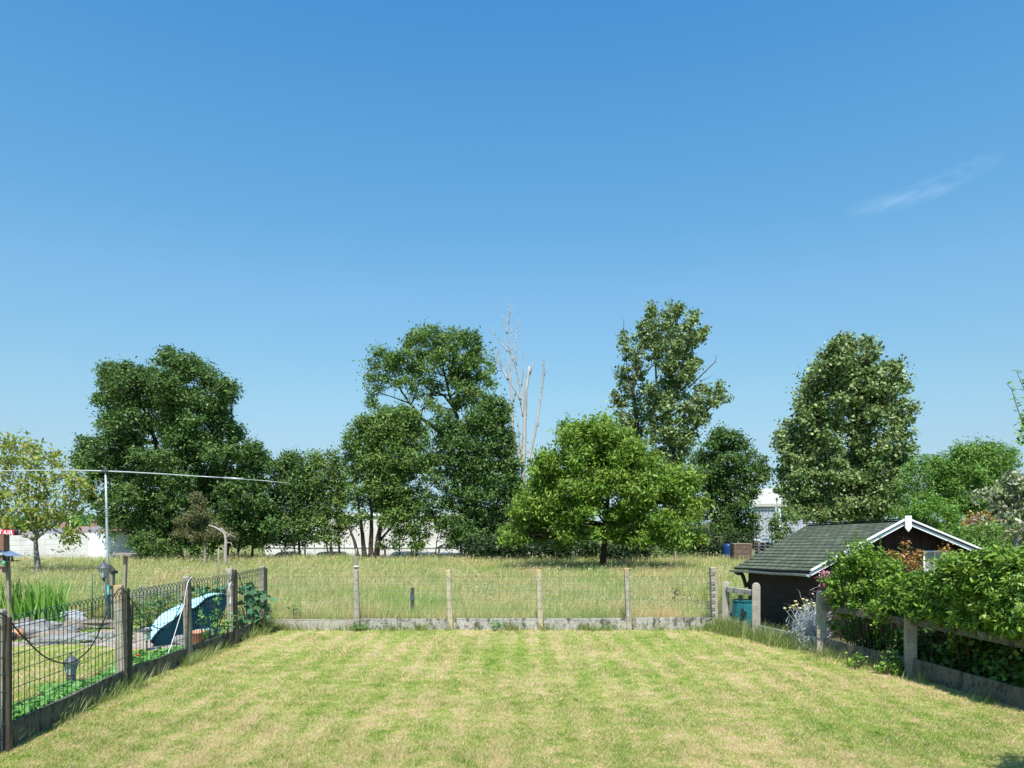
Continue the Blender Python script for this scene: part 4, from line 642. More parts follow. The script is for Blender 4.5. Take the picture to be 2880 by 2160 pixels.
bush('climbing_vine', 'vine with yellow green leaves hanging over the left fence beside the slide', 14.35, (600, 1800),
     [(605, 1690, 10, 14, 0), (612, 1720, 12, 18, 0), (608, 1750, 14, 18, 0), (600, 1775, 20, 14, 0), (570, 1745, 10, 18, .2), (565, 1720, 9, 10, .2), (625, 1765, 22, 12, 0), (595, 1790, 22, 10, 0), (575, 1785, 14, 8, 0), (650, 1750, 14, 16, 0), (612, 1800, 6, 10, 0)], LF['straw_b'], (.06, .05), 100, .035, 5, 55, cat='plant', sy=.35)

# iris clump
R = random.Random(61); N = np.random.default_rng(61)
def blades(n, base_fn, h, w, lean, seg=3, curve=.35):
    """tapered curved blades, seg quads each"""
    B = base_fn(n); a = N.uniform(0, 2*pi, n); H = N.uniform(h[0], h[1], n); D = np.stack([np.cos(a), np.sin(a), 0*a], 1)
    ln = N.uniform(lean[0], lean[1], n)[:, None]; S_ = np.stack([-np.sin(a+.7), np.cos(a+.7), 0*a], 1)
    Wd = (w if np.ndim(w) else np.full(n, w))[:, None]; V = []
    for i in range(seg+1):
        t = i/seg; c = B + UP*H[:, None]*t*(1-curve*.3*ln*t) + D*H[:, None]*ln*(t*(1-curve)+curve*t*t)
        ww = Wd/2*(1-t**2.2)+.0004
        V += [c-S_*ww, c+S_*ww]
    V = np.stack(V, 1); k = V.shape[1]; idx = np.arange(n)[:, None]*k
    F = np.concatenate([idx+np.array([[2*i, 2*i+1, 2*i+3, 2*i+2]]) for i in range(seg)], 0)
    return V.reshape(-1, 3), F
root = empty('iris_clump', P(90, 1765, 17.4).xy.to_3d(), 'tall clump of bright green sword shaped leaves behind the pond stones', 'plant')
def irisbase(n):
    u = np.where(N.random(n) < .8, N.normal(55, 62, n), N.normal(135, 25, n)); z = 17.3+N.normal(0, .25, n); u = np.clip(u, -130, 175)
    return np.stack([(u-CX)/FPX*z, z, np.zeros(n)], 1)
V, F = blades(420, irisbase, (.6, 1.3), N.uniform(.035, .058, 420), (.02, .35), 4)
np_mesh('leaves', V, F, LF['iris'], root)
# strawberry row, silver plant
def patch_leaves(name, poly_fn, n, hmax, size, leaf, label, cat, kind='stuff'):
    B = poly_fn(n); n = len(B); h = N.uniform(.03, hmax, n); B[:, 2] += h
    V, F = leaf_quads(B, size, size*.85, 1.6, 0); o = np_mesh(name, V, F, leaf); tag(o, label, cat, kind=kind)
    return o
def strawpts(n):
    y = N.uniform(7.2, 13.6, n); k = .75+.25*np.sin(y*3.1); x = -5.72-np.abs(N.normal(0, .33, n))*k-.02
    k = ~((np.abs(y-10.95) < .3) & (x < -6.05)); x, y = x[k], y[k]; return np.stack([x, y, np.zeros(len(x))], 1)
patch_leaves('strawberry_plants', strawpts, 8000, .20, .085, LF['straw_b'], 'strip of low light green strawberry leaves along the inside of the left fence', 'plants')
def weedpts(n):
    u = N.uniform(0, 380, n); v = N.uniform(1755, 1815, n); z = EYE*FPX/(v-HY)
    return np.stack([(u-CX)/FPX*z, z, np.zeros(n)], 1)
patch_leaves('rockery_weeds', weedpts, 700, .10, .06, LF['veg'], 'small green weeds growing between the pond stones and paving', 'weeds')
root = empty('silver_ragwort', (5.68, 14.35, 0), 'silvery white leaved plant with small yellow flower heads between the two rounded posts', 'plant')
V, F = blades(2600, lambda n: np.stack([5.72+N.normal(0, .15, n), 14.38+N.normal(0, .13, n), np.abs(N.normal(0, .33, n))], 1), (.04, .17), .010, (.5, 2.4), 2)
np_mesh('leaves', V, F, LF['silver'], root)
sb = MB(); MY = mottled('yellow_flower_heads', (.5, .42, .08), (.62, .58, .3), 30)
for u, v in ((2207, 1712), (2222, 1710), (2237, 1692), (2258, 1686), (2269, 1690), (2288, 1697), (2240, 1702), (2275, 1700), (2290, 1706), (2250, 1712), (2262, 1705), (2230, 1705)):
    t = P(u, v, 14.3); a = Vector((5.70+R.uniform(-.1, .1), 14.35, .15)); sb.tube(limb_path(a, t, .05, 3), [.005, .004, .0035, .0025], 4)
    fb = MB(); fb.lathe(t, [(.003, -.02), (.028, .0), (.034, .008), (.022, .018), (.002, .02)], 7)
    for _ in range(4): fb.lathe(t+Vector((R.uniform(-.025, .025), R.uniform(-.02, .02), R.uniform(-.005, .01))), [(.003, 0), (.013, .008), (.011, .016), (.002, .018)], 6)
    fb.build('flower_head', MY, root)
sb.build('stems', LF['silver'], root)
bush('pink_rose_bush', 'bush of small pink and magenta flowers at the corner of the shed', 15.0, (2318, 1700), [(2312, 1625, 10, 14, 0), (2325, 1622, 12, 12, 0), (2318, 1645, 12, 10, 0), (2328, 1660, 12, 12, 0), (2310, 1665, 7, 9, 0)], LF['pink'], (.05, .04), 160, .05, 7, 56, cat='bush', sy=.7)
bush('orange_climber', 'thin climber with orange and yellow leaves growing up the dark shed gable', 15.55, (2580, 1760),
     [(2530, 1570, 26, 14, 0), (2545, 1545, 8, 26, 0), (2550, 1530, 10, 10, 0), (2560, 1565, 30, 16, 0), (2570, 1580, 20, 14, 0), (2510, 1560, 22, 8, 0), (2582, 1560, 10, 12, 0), (2625, 1550, 20, 4, 0), (2665, 1538, 5, 10, 0), (2690, 1562, 12, 7, 0), (2560, 1590, 34, 12, 0), (2525, 1590, 22, 14, 0)], LF['orange'], (.06, .03), 75, .06, 9, 57, cat='plant', sy=.25, up=.4)
# marigolds
for k_, (u, v, z, lab) in enumerate(((388, 1846, 12.0, 'orange marigold flower low behind the fence right of the second left post'), (270, 1894, 10.6, 'small orange marigold left of the second left post'), (408, 1865, 12.1, 'tiny orange flower peeping over the plate beside the larger marigold'))):
    p = P(u, v, z); r = (.045, .022, .02)[k_]
    root = empty('marigold', (p.x, p.y, 0), lab, 'flower'); sb = MB(); sb.tube([(p.x, p.y, 0), p], .004, 5); sb.build('stem', LF['veg'], root)
    fb = MB()
    for ring in range(3):
        for j in range(9):
            a = j*2*pi/9+ring*.35; leaf_blade(fb, p+Vector((0, 0, ring*r*.15)), Vector((cos(a), sin(a), .25+ring*.45)), Vector((0, 0, 1)), r*(1-.22*ring), r*.7)
    fb.build('petals', mat('orange_petals', (.75, .12, .01), .6), root)

# ------------------------------------------------------------------ grasses
VN = np.random.default_rng(3).random((64, 64))
def vnoise(x, y):
    xi = np.floor(x).astype(int); yi = np.floor(y).astype(int); fx_ = x-xi; fy_ = y-yi; fx_ = fx_*fx_*(3-2*fx_); fy_ = fy_*fy_*(3-2*fy_)
    g = lambda a, b_: VN[a % 64, b_ % 64]
    return (g(xi, yi)*(1-fx_)+g(xi+1, yi)*fx_)*(1-fy_)+(g(xi, yi+1)*(1-fx_)+g(xi+1, yi+1)*fx_)*fy_
def fbm(x, y, o=3):
    r_ = 0; a_ = .5; t_ = 0
    for i in range(o): r_ = r_+a_*vnoise(x*2**i+i*7.3, y*2**i+i*3.1); t_ += a_; a_ *= .55
    return r_/t_
def ray_base(z0, z1, xl, xr):
    def f(n):
        z = 1/N.uniform(1/z1, 1/z0, n); x = xl + (xr-xl)*N.random(n)
        return z, x
    return f
N = np.random.default_rng(71)
def in_lawn(x, y):
    rx = np.interp(y, [p[1] for p in RF][::-1], [p[0] for p in RF][::-1]); return (x > -5.6) & (x < rx-.03)
n = 950000; z = 1/N.uniform(1/16.95, 1/6.6, n); x = N.uniform(-.72, .72, n)*z; k = in_lawn(x, z); x, z = x[k], z[k]; n = len(x)
tuft = np.array([mnoise.noise(Vector((a*1.3, b*1.3, 3))) for a, b in zip(x[:0], z[:0])]) if False else None
f1 = fbm(x*2.6+9, z*2.6, 3); hh = .011+.034*np.clip(f1-.25, 0, 1)+.09*np.clip(fbm(x*.9+4, z*.9+7, 3)-.60, 0, 1)
def lawnb(m_): return np.stack([x, z, np.full(n, .004)], 1)
a = N.uniform(0, 2*pi, n); H = (hh*N.uniform(.6, 1.6, n))[:, None]; D = np.stack([np.cos(a), np.sin(a), 0*a], 1)*N.uniform(.2, 1.3, n)[:, None]
S_ = np.stack([-np.sin(a+1), np.cos(a+1), 0*a], 1)*(.0026+.0005*z)[:, None]; Bp = lawnb(0)
V = np.stack([Bp-S_/2, Bp+S_/2, Bp+UP*H+D*H], 1).reshape(-1, 3)
tag(np_mesh('lawn_grass', V, np.arange(n*3).reshape(n, 3), M_['blade']), 'short mown grass of the lawn, green with straw coloured dry patches', 'grass', kind='stuff')
# neighbour's lawn
n = 70000; z = 1/N.uniform(1/18.5, 1/8, n); x = N.uniform(-.72, -.28, n)*z; k = (x < -6.5); x, z = x[k], z[k]; n = len(x)
a = N.uniform(0, 2*pi, n); H = N.uniform(.02, .06, n)[:, None]; D = np.stack([np.cos(a), np.sin(a), 0*a], 1)*N.uniform(.2, 1.2, n)[:, None]
S_ = np.stack([-np.sin(a+1), np.cos(a+1), 0*a], 1)*(.004+.0006*z)[:, None]; Bp = np.stack([x, z, np.full(n, .003)], 1)
gp = (z > 14.1) & (z < 17.2); kk = ~gp | (N.random(n) < .12)
V = np.stack([Bp-S_/2, Bp+S_/2, Bp+UP*H+D*H], 1)[kk].reshape(-1, 3)
tag(np_mesh('neighbour_grass', V, np.arange(len(V)).reshape(-1, 3), M_['blade']), 'short grass of the garden behind the left fence', 'grass', kind='stuff')
# meadow
def meadow(n, z0, z1, h, mat_, name, label, lean=(.1, .6), wk=.00042, xlim=.80, keep=None):
    z = 1/N.uniform(1/z1, 1/z0, n); x = N.uniform(-xlim, xlim, n)*z
    k = (~((x < -5.7) & (z < 19.2))) & (~((x > 4.8) & (z < 23.5)))
    if keep is not None: k &= keep(x, z)
    x, z = x[k], z[k]; n = len(x)
    g = .45+.55*fbm(x*.5, z*.35, 3)+.45*fbm(x*2.2+3, z*1.6, 2)
    V, F = blades(n, lambda m: np.stack([x, z, np.zeros(m)-.01], 1), h, wk*z*N.uniform(.5, 1.2, n), lean, 2)
    V[:, 2] = np.maximum(V[:, 2], 0)*np.repeat(g, 6)
    tag(np_mesh(name, V, F, mat_), label, 'grass', kind='stuff')
meadow(560000, 17.15, 54, (.14, .5), M_['mblade'], 'meadow_grass', 'tall unmown green and yellow grass of the meadow beyond the fence')
meadow(110000, 17.1, 50, (.25, .6), M_['straw'], 'dry_meadow_grass', 'pale dry grass stalks scattered through the meadow', wk=.00045)
meadow(60000, 17.05, 21, (.12, .40), M_['straw'], 'straw_grass', 'straw coloured matted grass just beyond the low back plates', lean=(.4, 1.3), wk=.0009, keep=lambda x, z: x < 4.6)
# loose seed heads standing in the meadow
LF['seed'] = leafmat('grass_seed_heads', [(.55, .45, .30), (.40, .33, .22), (.68, .60, .40), (.36, .42, .16), (.62, .50, .36), (.28, .27, .14)], .3, .7, .2)
n = 75000; z = 1/N.uniform(1/50, 1/17.2, n); x = N.uniform(-.8, .8, n)*z; k = (~((x < -5.7) & (z < 19.2))) & (~((x > 4.8) & (z < 23.5))); x, z = x[k], z[k]; n = len(x)
cl = fbm(x*.7+11, z*.5+5, 3); k = N.random(n) < np.clip((cl-.3)*2.6, .12, 1); x, z, cl = x[k], z[k], cl[k]; n = len(x)
C = np.stack([x, z, (.16+.38*N.random(n))*(.5+cl)], 1); sz_ = (z/19)[:, None]
V, F = leaf_quads(C, .052, .014, .1, 0); V = (V.reshape(n, 4, 3)-C[:, None])*sz_[:, None]+C[:, None]
tag(np_mesh('meadow_seed_heads', V.reshape(-1, 3), F, LF['seed']), 'pale pinkish seed heads scattered over the tall meadow grass', 'grass', kind='stuff')
# tall grass standing along the foot of the fences
def along(pts, n, spread, side):
    P_ = np.array(pts); seg = N.integers(0, len(P_)-1, n); t = N.random(n)[:, None]; B = P_[seg]*(1-t)+P_[seg+1]*t
    return np.stack([B[:, 0]+side[0]*np.abs(N.normal(0, spread, n)), B[:, 1]+side[1]*np.abs(N.normal(0, spread, n)), np.zeros(n)], 1)
def tufted(pts, n, spread, side, seeds, size=.22):
    """grass gathered in tufts of uneven size"""
    C = along(pts, seeds, spread*.6, side); w = N.random(seeds)**2; w /= w.sum(); i = N.choice(seeds, n, p=w)
    B = C[i].copy(); B[:, :2] += N.normal(0, size*.4, (n, 2)); return B
Vs, Fs, off = [], [], 0
def addb(V, F):
    global off
    Vs.append(V); Fs.append(F+off); off += len(V)
LFP = [(-5.54, 7.0), (-5.54, 16.8)]
addb(*blades(2300, lambda n: tufted(LFP, n, .06, (1, 0), 60), (.05, .27), .006, (.2, .9)))
addb(*blades(2400, lambda n: tufted([(-5.5, 16.92), (4.6, 16.9)], n, .05, (0, -1), 60), (.06, .26), .008, (.2, 1.0)))
addb(*blades(2300, lambda n: tufted([(p[0]-.1, p[1]-.05) for p in RF[1:4]], n, .1, (-1, -.3), 40, .3), (.12, .46), .007, (.1, .8)))
addb(*blades(1300, lambda n: tufted([(p[0]-.1, p[1]-.05) for p in RF[3:7]], n, .07, (-1, -.2), 40, .25), (.06, .26), .006, (.2, .9)))
addb(*blades(500, lambda n: np.stack([-5.45+N.normal(0, .1, n), 16.6+N.normal(0, .3, n), np.zeros(n)], 1), (.15, .5), .008, (.2, .9)))
tag(np_mesh('edge_grass', np.concatenate(Vs), np.concatenate(Fs), M_['longgrass']), 'long uncut grass and weeds along the foot of the fences', 'grass', kind='stuff')
# dark thistle-like weeds in the meadow and at the plates
bush('meadow_weed', 'dark leafy weed in the meadow behind the left end of the back fence', 17.5, (840, 1760), [(825, 1705, 8, 12), (835, 1725, 10, 14), (830, 1745, 12, 10), (850, 1740, 8, 8)], LF['veg'], (.08, .03), 90, .05, 6, 58, cat='weed')
bush('meadow_weed', 'dark leafy weed beside the grey stake behind the back fence', 17.6, (1092, 1745), [(1092, 1728, 8, 10), (1075, 1735, 6, 8)], LF['veg'], (.08, .03), 110, .05, 6, 59, cat='weed')
bush('meadow_weed', 'dark upright weed in the meadow near the right end of the back fence', 21, (1900, 1690), [(1900, 1672, 6, 16), (1902, 1655, 4, 8)], LF['dry'], (.07, .02), 110, .05, 8, 60, cat='weed')
bush('plate_weed', 'green weed at the foot of the back plates between the second and third posts', 16.75, (1395, 1768), [(1395, 1757, 14, 11)], LF['veg'], (.09, .02), 160, .06, 8, 62, cat='weed')
bush('plate_weed', 'green grassy weed at the foot of the first back post', 16.75, (1010, 1768), [(1008, 1762, 14, 8)], LF['veg'], (.10, .02), 160, .06, 8, 63, cat='weed')

# ------------------------------------------------------------------ fences
def wires(path, z0, z1, hs, r, dx, arches=True, sides=3, ground=None):
    """welded garden mesh along a polyline: uprights, level wires and crossing arches on top"""
    b = MB(); path = [Vector((x, y, 0)) for x, y in path]
    for a, c in zip(path[:-1], path[1:]):
        L = (c-a).length; n = max(2, int(L/dx)); d = (c-a)/n; w = d.normalized()*dx
        up_ = Vector((-d.y, d.x, 0)).normalized()
        for i in range(n+1):
            p = a+d*i; j = up_*R.uniform(-.006, .006); k = d.normalized()*R.uniform(-.006, .006)
            b.tube([p+Vector((0, 0, z0)), p+j+k+Vector((0, 0, (z0+z1)/2)), p+Vector((0, 0, z1))], r, sides, smooth=False)
            if arches and i+2 <= n:
                q = d*2; pts = [p+q*(.5-.5*cos(pi*t/6))+Vector((0, 0, z1+dx*.95*sin(pi*t/6))) for t in range(7)]; b.tube(pts, r, sides, smooth=False)
        for h in hs:
            pts = [a.lerp(c, t/8)+Vector((0, 0, h+R.uniform(-.008, .008)*(0 < t < 8)-.02*sin(pi*t/8))) for t in range(9)]; b.tube(pts, r, sides, smooth=False)
    return b
R = random.Random(81)
# left fence ---
LP = [(7.9, -5.40, 0, 1.5), (10.97, -5.70, -.05, 1.51), (13.07, -5.63, -.04, 1.49), (14.9, -5.58, -.03, 1.52), (16.98, -5.66, 0, 1.45)]
LPX = [(5.2, -5.45, 0, 1.5)] + LP
root = empty('left_wire_fence', (-5.6, 11, 0), 'green wire fence on concrete posts and dark plates along the left side of the lawn', 'fence')
fx = [p[1]+.09 for p in LPX]; fy = [p[0] for p in LPX]
for i, (y, x, ln, h) in enumerate(LPX):
    b = MB(); rot = Vector((ln, 0, h)).to_track_quat('Z', 'Y').to_matrix()
    b.box(Vector((x+ln/2, y, h/2-.1)), (.125, .125, h+.2), rot=rot, bev=.02, taper=.94); o = b.build('concrete_post', M_['postlich'] if i == 2 else M_['post'], root)
    b = MB(); bh = (1.46, 1.40, 1.44, 1.46, 1.47, 1.38)[i]; w = (.06, .06, .075, .13, .07, .05)[i]
    x2 = x+.0625+w/2+.006 if i != 3 else x+.05; y2 = y if i != 3 else y-.13
    rot2 = Vector((ln*.9, R.uniform(-.01, .01), bh)).to_track_quat('Z', 'Y').to_matrix()
    b.box((x2+ln*.3, y2-.01, bh/2+.02), (w, .06 if i != 3 else .1, bh), rot=rot2, bev=.008); b.build('wooden_post', M_['wooddark'] if i != 3 else M_['wood'], root)
for i in range(5):
    y0, x0 = LPX[i][0]+.068, LPX[i][1]; y1, x1 = LPX[i+1][0]-.068, LPX[i+1][1]
    b = MB(); L = y1-y0; n = 10; vs = []
    hh_ = [.27+R.uniform(-.008, .008) for _ in range(n+1)]
    for j in range(n+1):
        t = j/n; x = x0+(x1-x0)*t+.04; y = y0+L*t
        for dx, zz in ((-.022, -.15), (.022, -.15), (.022, hh_[j]), (-.022, hh_[j])): vs.append((x+dx, y, zz))
    fs = [[j*4+k, j*4+(k+1) % 4, j*4+4+(k+1) % 4, j*4+4+k] for j in range(n) for k in range(4)] + [[3, 2, 1, 0], [n*4, n*4+1, n*4+2, n*4+3]]
    b.add(vs, fs); b.build('base_plate', M_['plateshade'], root)
hs = [.30, .47, .65, .83, 1.01, 1.18, 1.30, 1.33]
wires([(x, y) for x, y in zip(fx, fy)], .28, 1.33, hs, .0050, .105).build('wire_mesh', M_['wire'], root)
# black cable in swags, lying on the wire
def on_fence(u, v, off_=.012):
    z = 9.0
    for _ in range(6): z = -(np.interp(z, fy, fx)+off_)*FPX/(CX-u)
    x = float(np.interp(z, fy, fx))+off_; return Vector((x, z, EYE-(v-HY)/FPX*z))
def smooth_path(pts, k=4):
    out_ = []
    for i in range(len(pts)-1):
        p0, p1, p2, p3 = pts[max(i-1, 0)], pts[i], pts[i+1], pts[min(i+2, len(pts)-1)]
        for j in range(k):
            t = j/k; out_.append(.5*((2*p1)+(p2-p0)*t+(2*p0-5*p1+4*p2-p3)*t*t+(3*p1-p0-3*p2+p3)*t**3))
    return out_+[pts[-1]]
c1 = [(x*.3376, 1600+y*.3376) for x, y in ((-60, 350), (40, 390), (100, 455), (180, 550), (330, 700), (430, 760), (520, 785), (600, 780), (650, 755), (760, 650), (850, 470), (930, 270), (975, 190), (1010, 165))]
c2 = [(300+x*.2411, 1550+y*.2411) for x, y in ((200, 450), (230, 490), (350, 660), (480, 830), (560, 885), (620, 905), (720, 870), (790, 790), (850, 660), (920, 500), (960, 390), (1005, 308))]
c3 = [(300+x*.2411, 1550+y*.2411) for x, y in ((1005, 308), (1050, 370), (1110, 490), (1190, 640), (1260, 620), (1400, 430), (1480, 300), (1520, 245), (1560, 330), (1610, 490))]
b = MB(); b.tube(smooth_path([on_fence(u, v) for u, v in c1]+[on_fence(u, v) for u, v in c2[1:]]+[on_fence(u, v) for u, v in c3[1:]]), .0085, 6)
tag(b.build('garden_cable', M_['cable']), 'black cable hanging in loose swags along the left wire fence', 'cable')
b = MB(); c4 = [(300+x*.2411, 1550+y*.2411) for x, y in ((1020, 340), (1005, 308), (985, 312), (950, 360), (930, 450), (910, 560), (905, 620), (880, 690), (840, 820), (800, 950), (760, 1080), (715, 1195))]
b.tube(smooth_path([on_fence(u, v, .04) for u, v in c4]), .0055, 5); tag(b.build('white_rope', M_['rope']), 'white rope tied over the third left post and pulled down to the plate', 'rope')
b = MB(); c5 = [(300+x*.2411, 1550+y*.2411) for x, y in ((1475, 400), (1450, 370), (1430, 400), (1432, 470), (1445, 540), (1440, 620))]
b.tube(smooth_path([on_fence(u, v, .04) for u, v in c5]), .010, 5); tag(b.build('white_strap', M_['rope']), 'short white strap looped beside the fourth left post', 'strap')
# plank behind post two
b = MB(); a, c = P(362, 1860, 11.25), P(361, 1700, 11.25)
b.box(((a.x+c.x)/2, 11.25, (a.z+c.z)/2), (.09, .03, c.z-a.z), taper=1.5); tag(b.build('leaning_board', M_['wooddark']), 'short blackish board wedged behind the second left post', 'board')

# back fence ---
root = empty('back_wire_fence', (-.5, 17, 0), 'low wire fence with concrete posts and mottled plates between lawn and meadow', 'fence')
BP = [(1001, 1603, 1006), (1261, 1603, 1268), (1515, 1603, 1521), (1762, 1598, 1770), (2006, 1595, 2012)]
bx = []
for i, (ut, vt, ub) in enumerate(BP):
    t = P(ut, vt, 17.0); bo = Vector(((ub-CX)/FPX*17, 17, 0)); bx.append(bo.x); h = t.z
    b = MB(); rot = Vector((t.x-bo.x, 0, h)).to_track_quat('Z', 'Y').to_matrix()
    w = .115 if i < 4 else .16
    b.box(Vector(((t.x+bo.x)/2, 17.0, h/2-.1)), (w, w, h+.2), rot=rot, bev=.012, taper=.97)
    o = b.build('concrete_post', (M_['post'], M_['posttan'], M_['posttan'], M_['postlich'], M_['postlich'])[i], root)
ex = [-5.56]+bx
for i in range(5):
    x0, x1 = ex[i]+(.07 if i else .02), ex[i+1]-.07-(.02 if i == 4 else 0); b = MB(); n = 8; vs = []
    h0 = (.235, .255, .262, .268, .285)[i]
    for j in range(n+1):
        x = x0+(x1-x0)*j/n; hh_ = h0+R.uniform(-.006, .006)
        for dy, zz in ((.022, -.1), (-.022, -.1), (-.022, hh_), (.022, hh_)): vs.append((x, 16.99+dy, zz))
    fs = [[j*4+k, j*4+(k+1) % 4, j*4+4+(k+1) % 4, j*4+4+k] for j in range(n) for k in range(4)] + [[3, 2, 1, 0], [n*4, n*4+1, n*4+2, n*4+3]]
    b.add(vs, fs); b.build('base_plate', M_['plateclean'] if i in (0, ) else M_['plate'], root)
wires([(-5.5, 16.93)]+[(x, 16.93) for x in bx], .27, 1.12, [.30, .5, .7, .9, 1.05, 1.12], .0021, .105).build('wire_mesh', M_['wirepale'], root)
for v in (1612, 1640, 1655, 1673, 1692, 1712, 1728):
    b = MB(); p = P(2002, v, 16.9); b.tube([p+Vector((.08, 0, 0)), p+Vector((-.06, -.03, .02)), p+Vector((-.12, -.03, -.01))], .009, 5); b.build('wire_tie', M_['wire'], root)
# thin mesh behind the neighbour's garden
root = empty('far_garden_fence', (-10, 19, 0), 'faint wire mesh between the neighbour garden and the meadow', 'fence')
wires([(-5.7, 17.1), (-6.4, 19.1), (-10, 19.1), (-15, 19.1)], .02, 1.1, [.2, .4, .6, .8, 1.0, 1.1], .0018, .12, arches=False).build('wire_mesh', M_['wirepale'], root)
for x in (-6.4, -10.7, -15): b = MB(); b.tube([(x, 19.12, 0), (x, 19.12, 1.15)], .014, 6); b.build('post', M_['wire'], root)

# right rail fence ---
root = empty('concrete_rail_fence', (5.7, 13.8, 0), 'concrete fence with rounded posts, thick top rails and low plates along the right side', 'fence')
def round_post(x, y, h, w, rz, t=.13):
    b = MB(); n = 9; prof = [(-w/2, -.15), (w/2, -.15), (w/2, h-w/2)] + [(w/2*cos(pi*i/n), h-w/2+w/2*sin(pi*i/n)) for i in range(1, n)] + [(-w/2, h-w/2)]
    M2 = __import__('mathutils').Matrix.Rotation(rz, 3, 'Z'); k = len(prof)
    bw = .012; rings = [(-t/2, .93), (-t/2+bw, 1), (t/2-bw, 1), (t/2, .93)]; vs = []
    for yy_, sc_ in rings: vs += [M2 @ Vector((px*sc_, yy_, pz if pz < 0 else pz*(1-(1-sc_)*.12))) + Vector((x, y, 0)) for px, pz in prof]
    fs = [[l*k+i, l*k+(i+1) % k, (l+1)*k+(i+1) % k, (l+1)*k+i] for l in range(3) for i in range(k)] + [list(range(k-1, -1, -1)), list(range(3*k, 4*k))]
    b.add(vs, fs); return b.build('rounded_post', M_['post'], root)
RP = RF[1:7]; hs_ = [1.13, 1.17, 1.16, 1.16, 1.16, 1.16]
for (x, y), h in zip(RP, hs_): round_post(x, y, h, .165, radians(-16), .15)
for i in (0, 2, 3, 4):
    a, c = Vector((*RP[i], 0)), Vector((*RP[i+1], 0)); d = (c-a).normalized()
    z0, z1 = ((.95, .95), 0, (.88, .86), (.88, .86), (.86, .86))[i]
    b = MB(); b.beam(a+d*.09+Vector((0, 0, z0)), c-d*.09+Vector((0, 0, z1)), .12, .11); b.build('rail', M_['plate'] if i == 0 else M_['plateshade'], root)
for i in range(5):
    a, c = Vector((*RP[i], 0)), Vector((*RP[i+1], 0)); d = (c-a).normalized()
    b = MB(); n = 6; nrm = Vector((-d.y, d.x, 0)); vs = []
    for j in range(n+1):
        p = (a+d*.088).lerp(c-d*.088, j/n); hh_ = .29+R.uniform(-.006, .006)
        for o_, zz in ((.024, -.1), (-.024, -.1), (-.024, hh_), (.024, hh_)): vs.append(p+nrm*o_+Vector((0, 0, zz)))
    fs = [[j*4+k, j*4+(k+1) % 4, j*4+4+(k+1) % 4, j*4+4+k] for j in range(n) for k in range(4)] + [[3, 2, 1, 0], [n*4, n*4+1, n*4+2, n*4+3]]
    b.add(vs, fs); b.build('base_plate', M_['plate'] if i < 2 else M_['plateshade'], root)
wires([RP[0], RP[1]], .29, .9, [.35, .5, .65, .8], .0026, .105, arches=False).build('wire_mesh', M_['wire'], root)

# ------------------------------------------------------------------ meadow stakes
def stake(u, v0, z, h, r, label, m=None, lean=0, square=True):
    x = (u-CX)/FPX*z; b = MB(); rot = Vector((lean, 0, h)).to_track_quat('Z', 'Y').to_matrix()
    if square: b.box((x+lean/2, z, h/2), (r*2, r*2, h), rot=rot, bev=r*.25)
    else: b.tube([(x, z, -.02), (x+lean, z, h)], r, 8)
    return tag(b.build('field_stake', m or M_['wooddark']), label, 'post', 'wooden stakes around the meadow')
hgt = lambda v, z: EYE-(v-HY)/FPX*z
stake(793, 0, 49, hgt(1547, 49), .06, 'dark stake below the first small tree right of the tall dark tree')
stake(858, 0, 49, hgt(1545, 49), .05, 'dark stake between the two small trees, against the white warehouse')
stake(1083, 0, 48, hgt(1541, 48), .06, 'dark stake right of the several leaning trunks')
stake(1235, 0, 48, hgt(1537, 48), .06, 'dark stake in front of the middle parked car')
stake(1314, 0, 48, hgt(1541, 48), .05, 'dark stake in front of the rightmost parked car')
stake(690, 0, 47, hgt(1550, 47), .06, 'short dark stake right of the bent pale trunk', )
stake(669, 0, 47, hgt(1553, 47), .06, 'short dark stake, nearer of two close to the bent pale trunk')
stake(657, 0, 47.5, hgt(1552, 47.5), .06, 'short dark stake right beside the bent pale trunk')
stake(1899, 0, 44, hgt(1551, 44), .06, 'pale short stake right of the walnut tree', M_['wood'])
stake(612, 0, 22, hgt(1541, 22), .022, 'thin tall grey stake in the meadow behind the left fence', M_['wood'], .03, False)
stake(521, 0, 46, hgt(1545, 46), .03, 'thin pale stake under the left of the tall dark tree', M_['wood'], 0, False)
# taller wooden pole directly behind the first back post
root = empty('insulator_post', ((1001-CX)/FPX*18.2, 18.2, 0), 'grey wooden pole with white insulator rising just behind the first back post', 'post')
b = MB(); x = (1002-CX)/FPX*18.2; b.box((x, 18.2, hgt(1565, 18.2)/2), (.075, .075, hgt(1565, 18.2)), bev=.015); b.tube([(x, 18.2, hgt(1565, 18.2)), (x, 18.2, hgt(1543, 18.2))], .02, 6); b.build('pole', M_['wood'], root)
b = MB(); b.lathe((x, 18.2, hgt(1596, 18.2)), [(.04, 0), (.065, .01), (.065, .03), (.04, .04)], 10); b.build('insulator', M_['rope'], root)
root = empty('grey_meadow_stake', ((1160-CX)/FPX*18.3, 18.3, 0), 'short dark stake with blue grey straps in the meadow between the first two back posts', 'post')
b = MB(); x = (1160-CX)/FPX*18.3; b.box((x, 18.3, .42), (.085, .07, hgt(1653, 18.3)), bev=.012, rz=.2); b.build('stake', M_['wooddark'], root)
for zz_, hz_ in ((.62, .16), (.35, .03)): b = MB(); b.box((x, 18.3, zz_), (.10, .085, hz_), rz=.2); b.build('strap', mat('dull_blue_strap', (.06, .085, .11), .7), root)

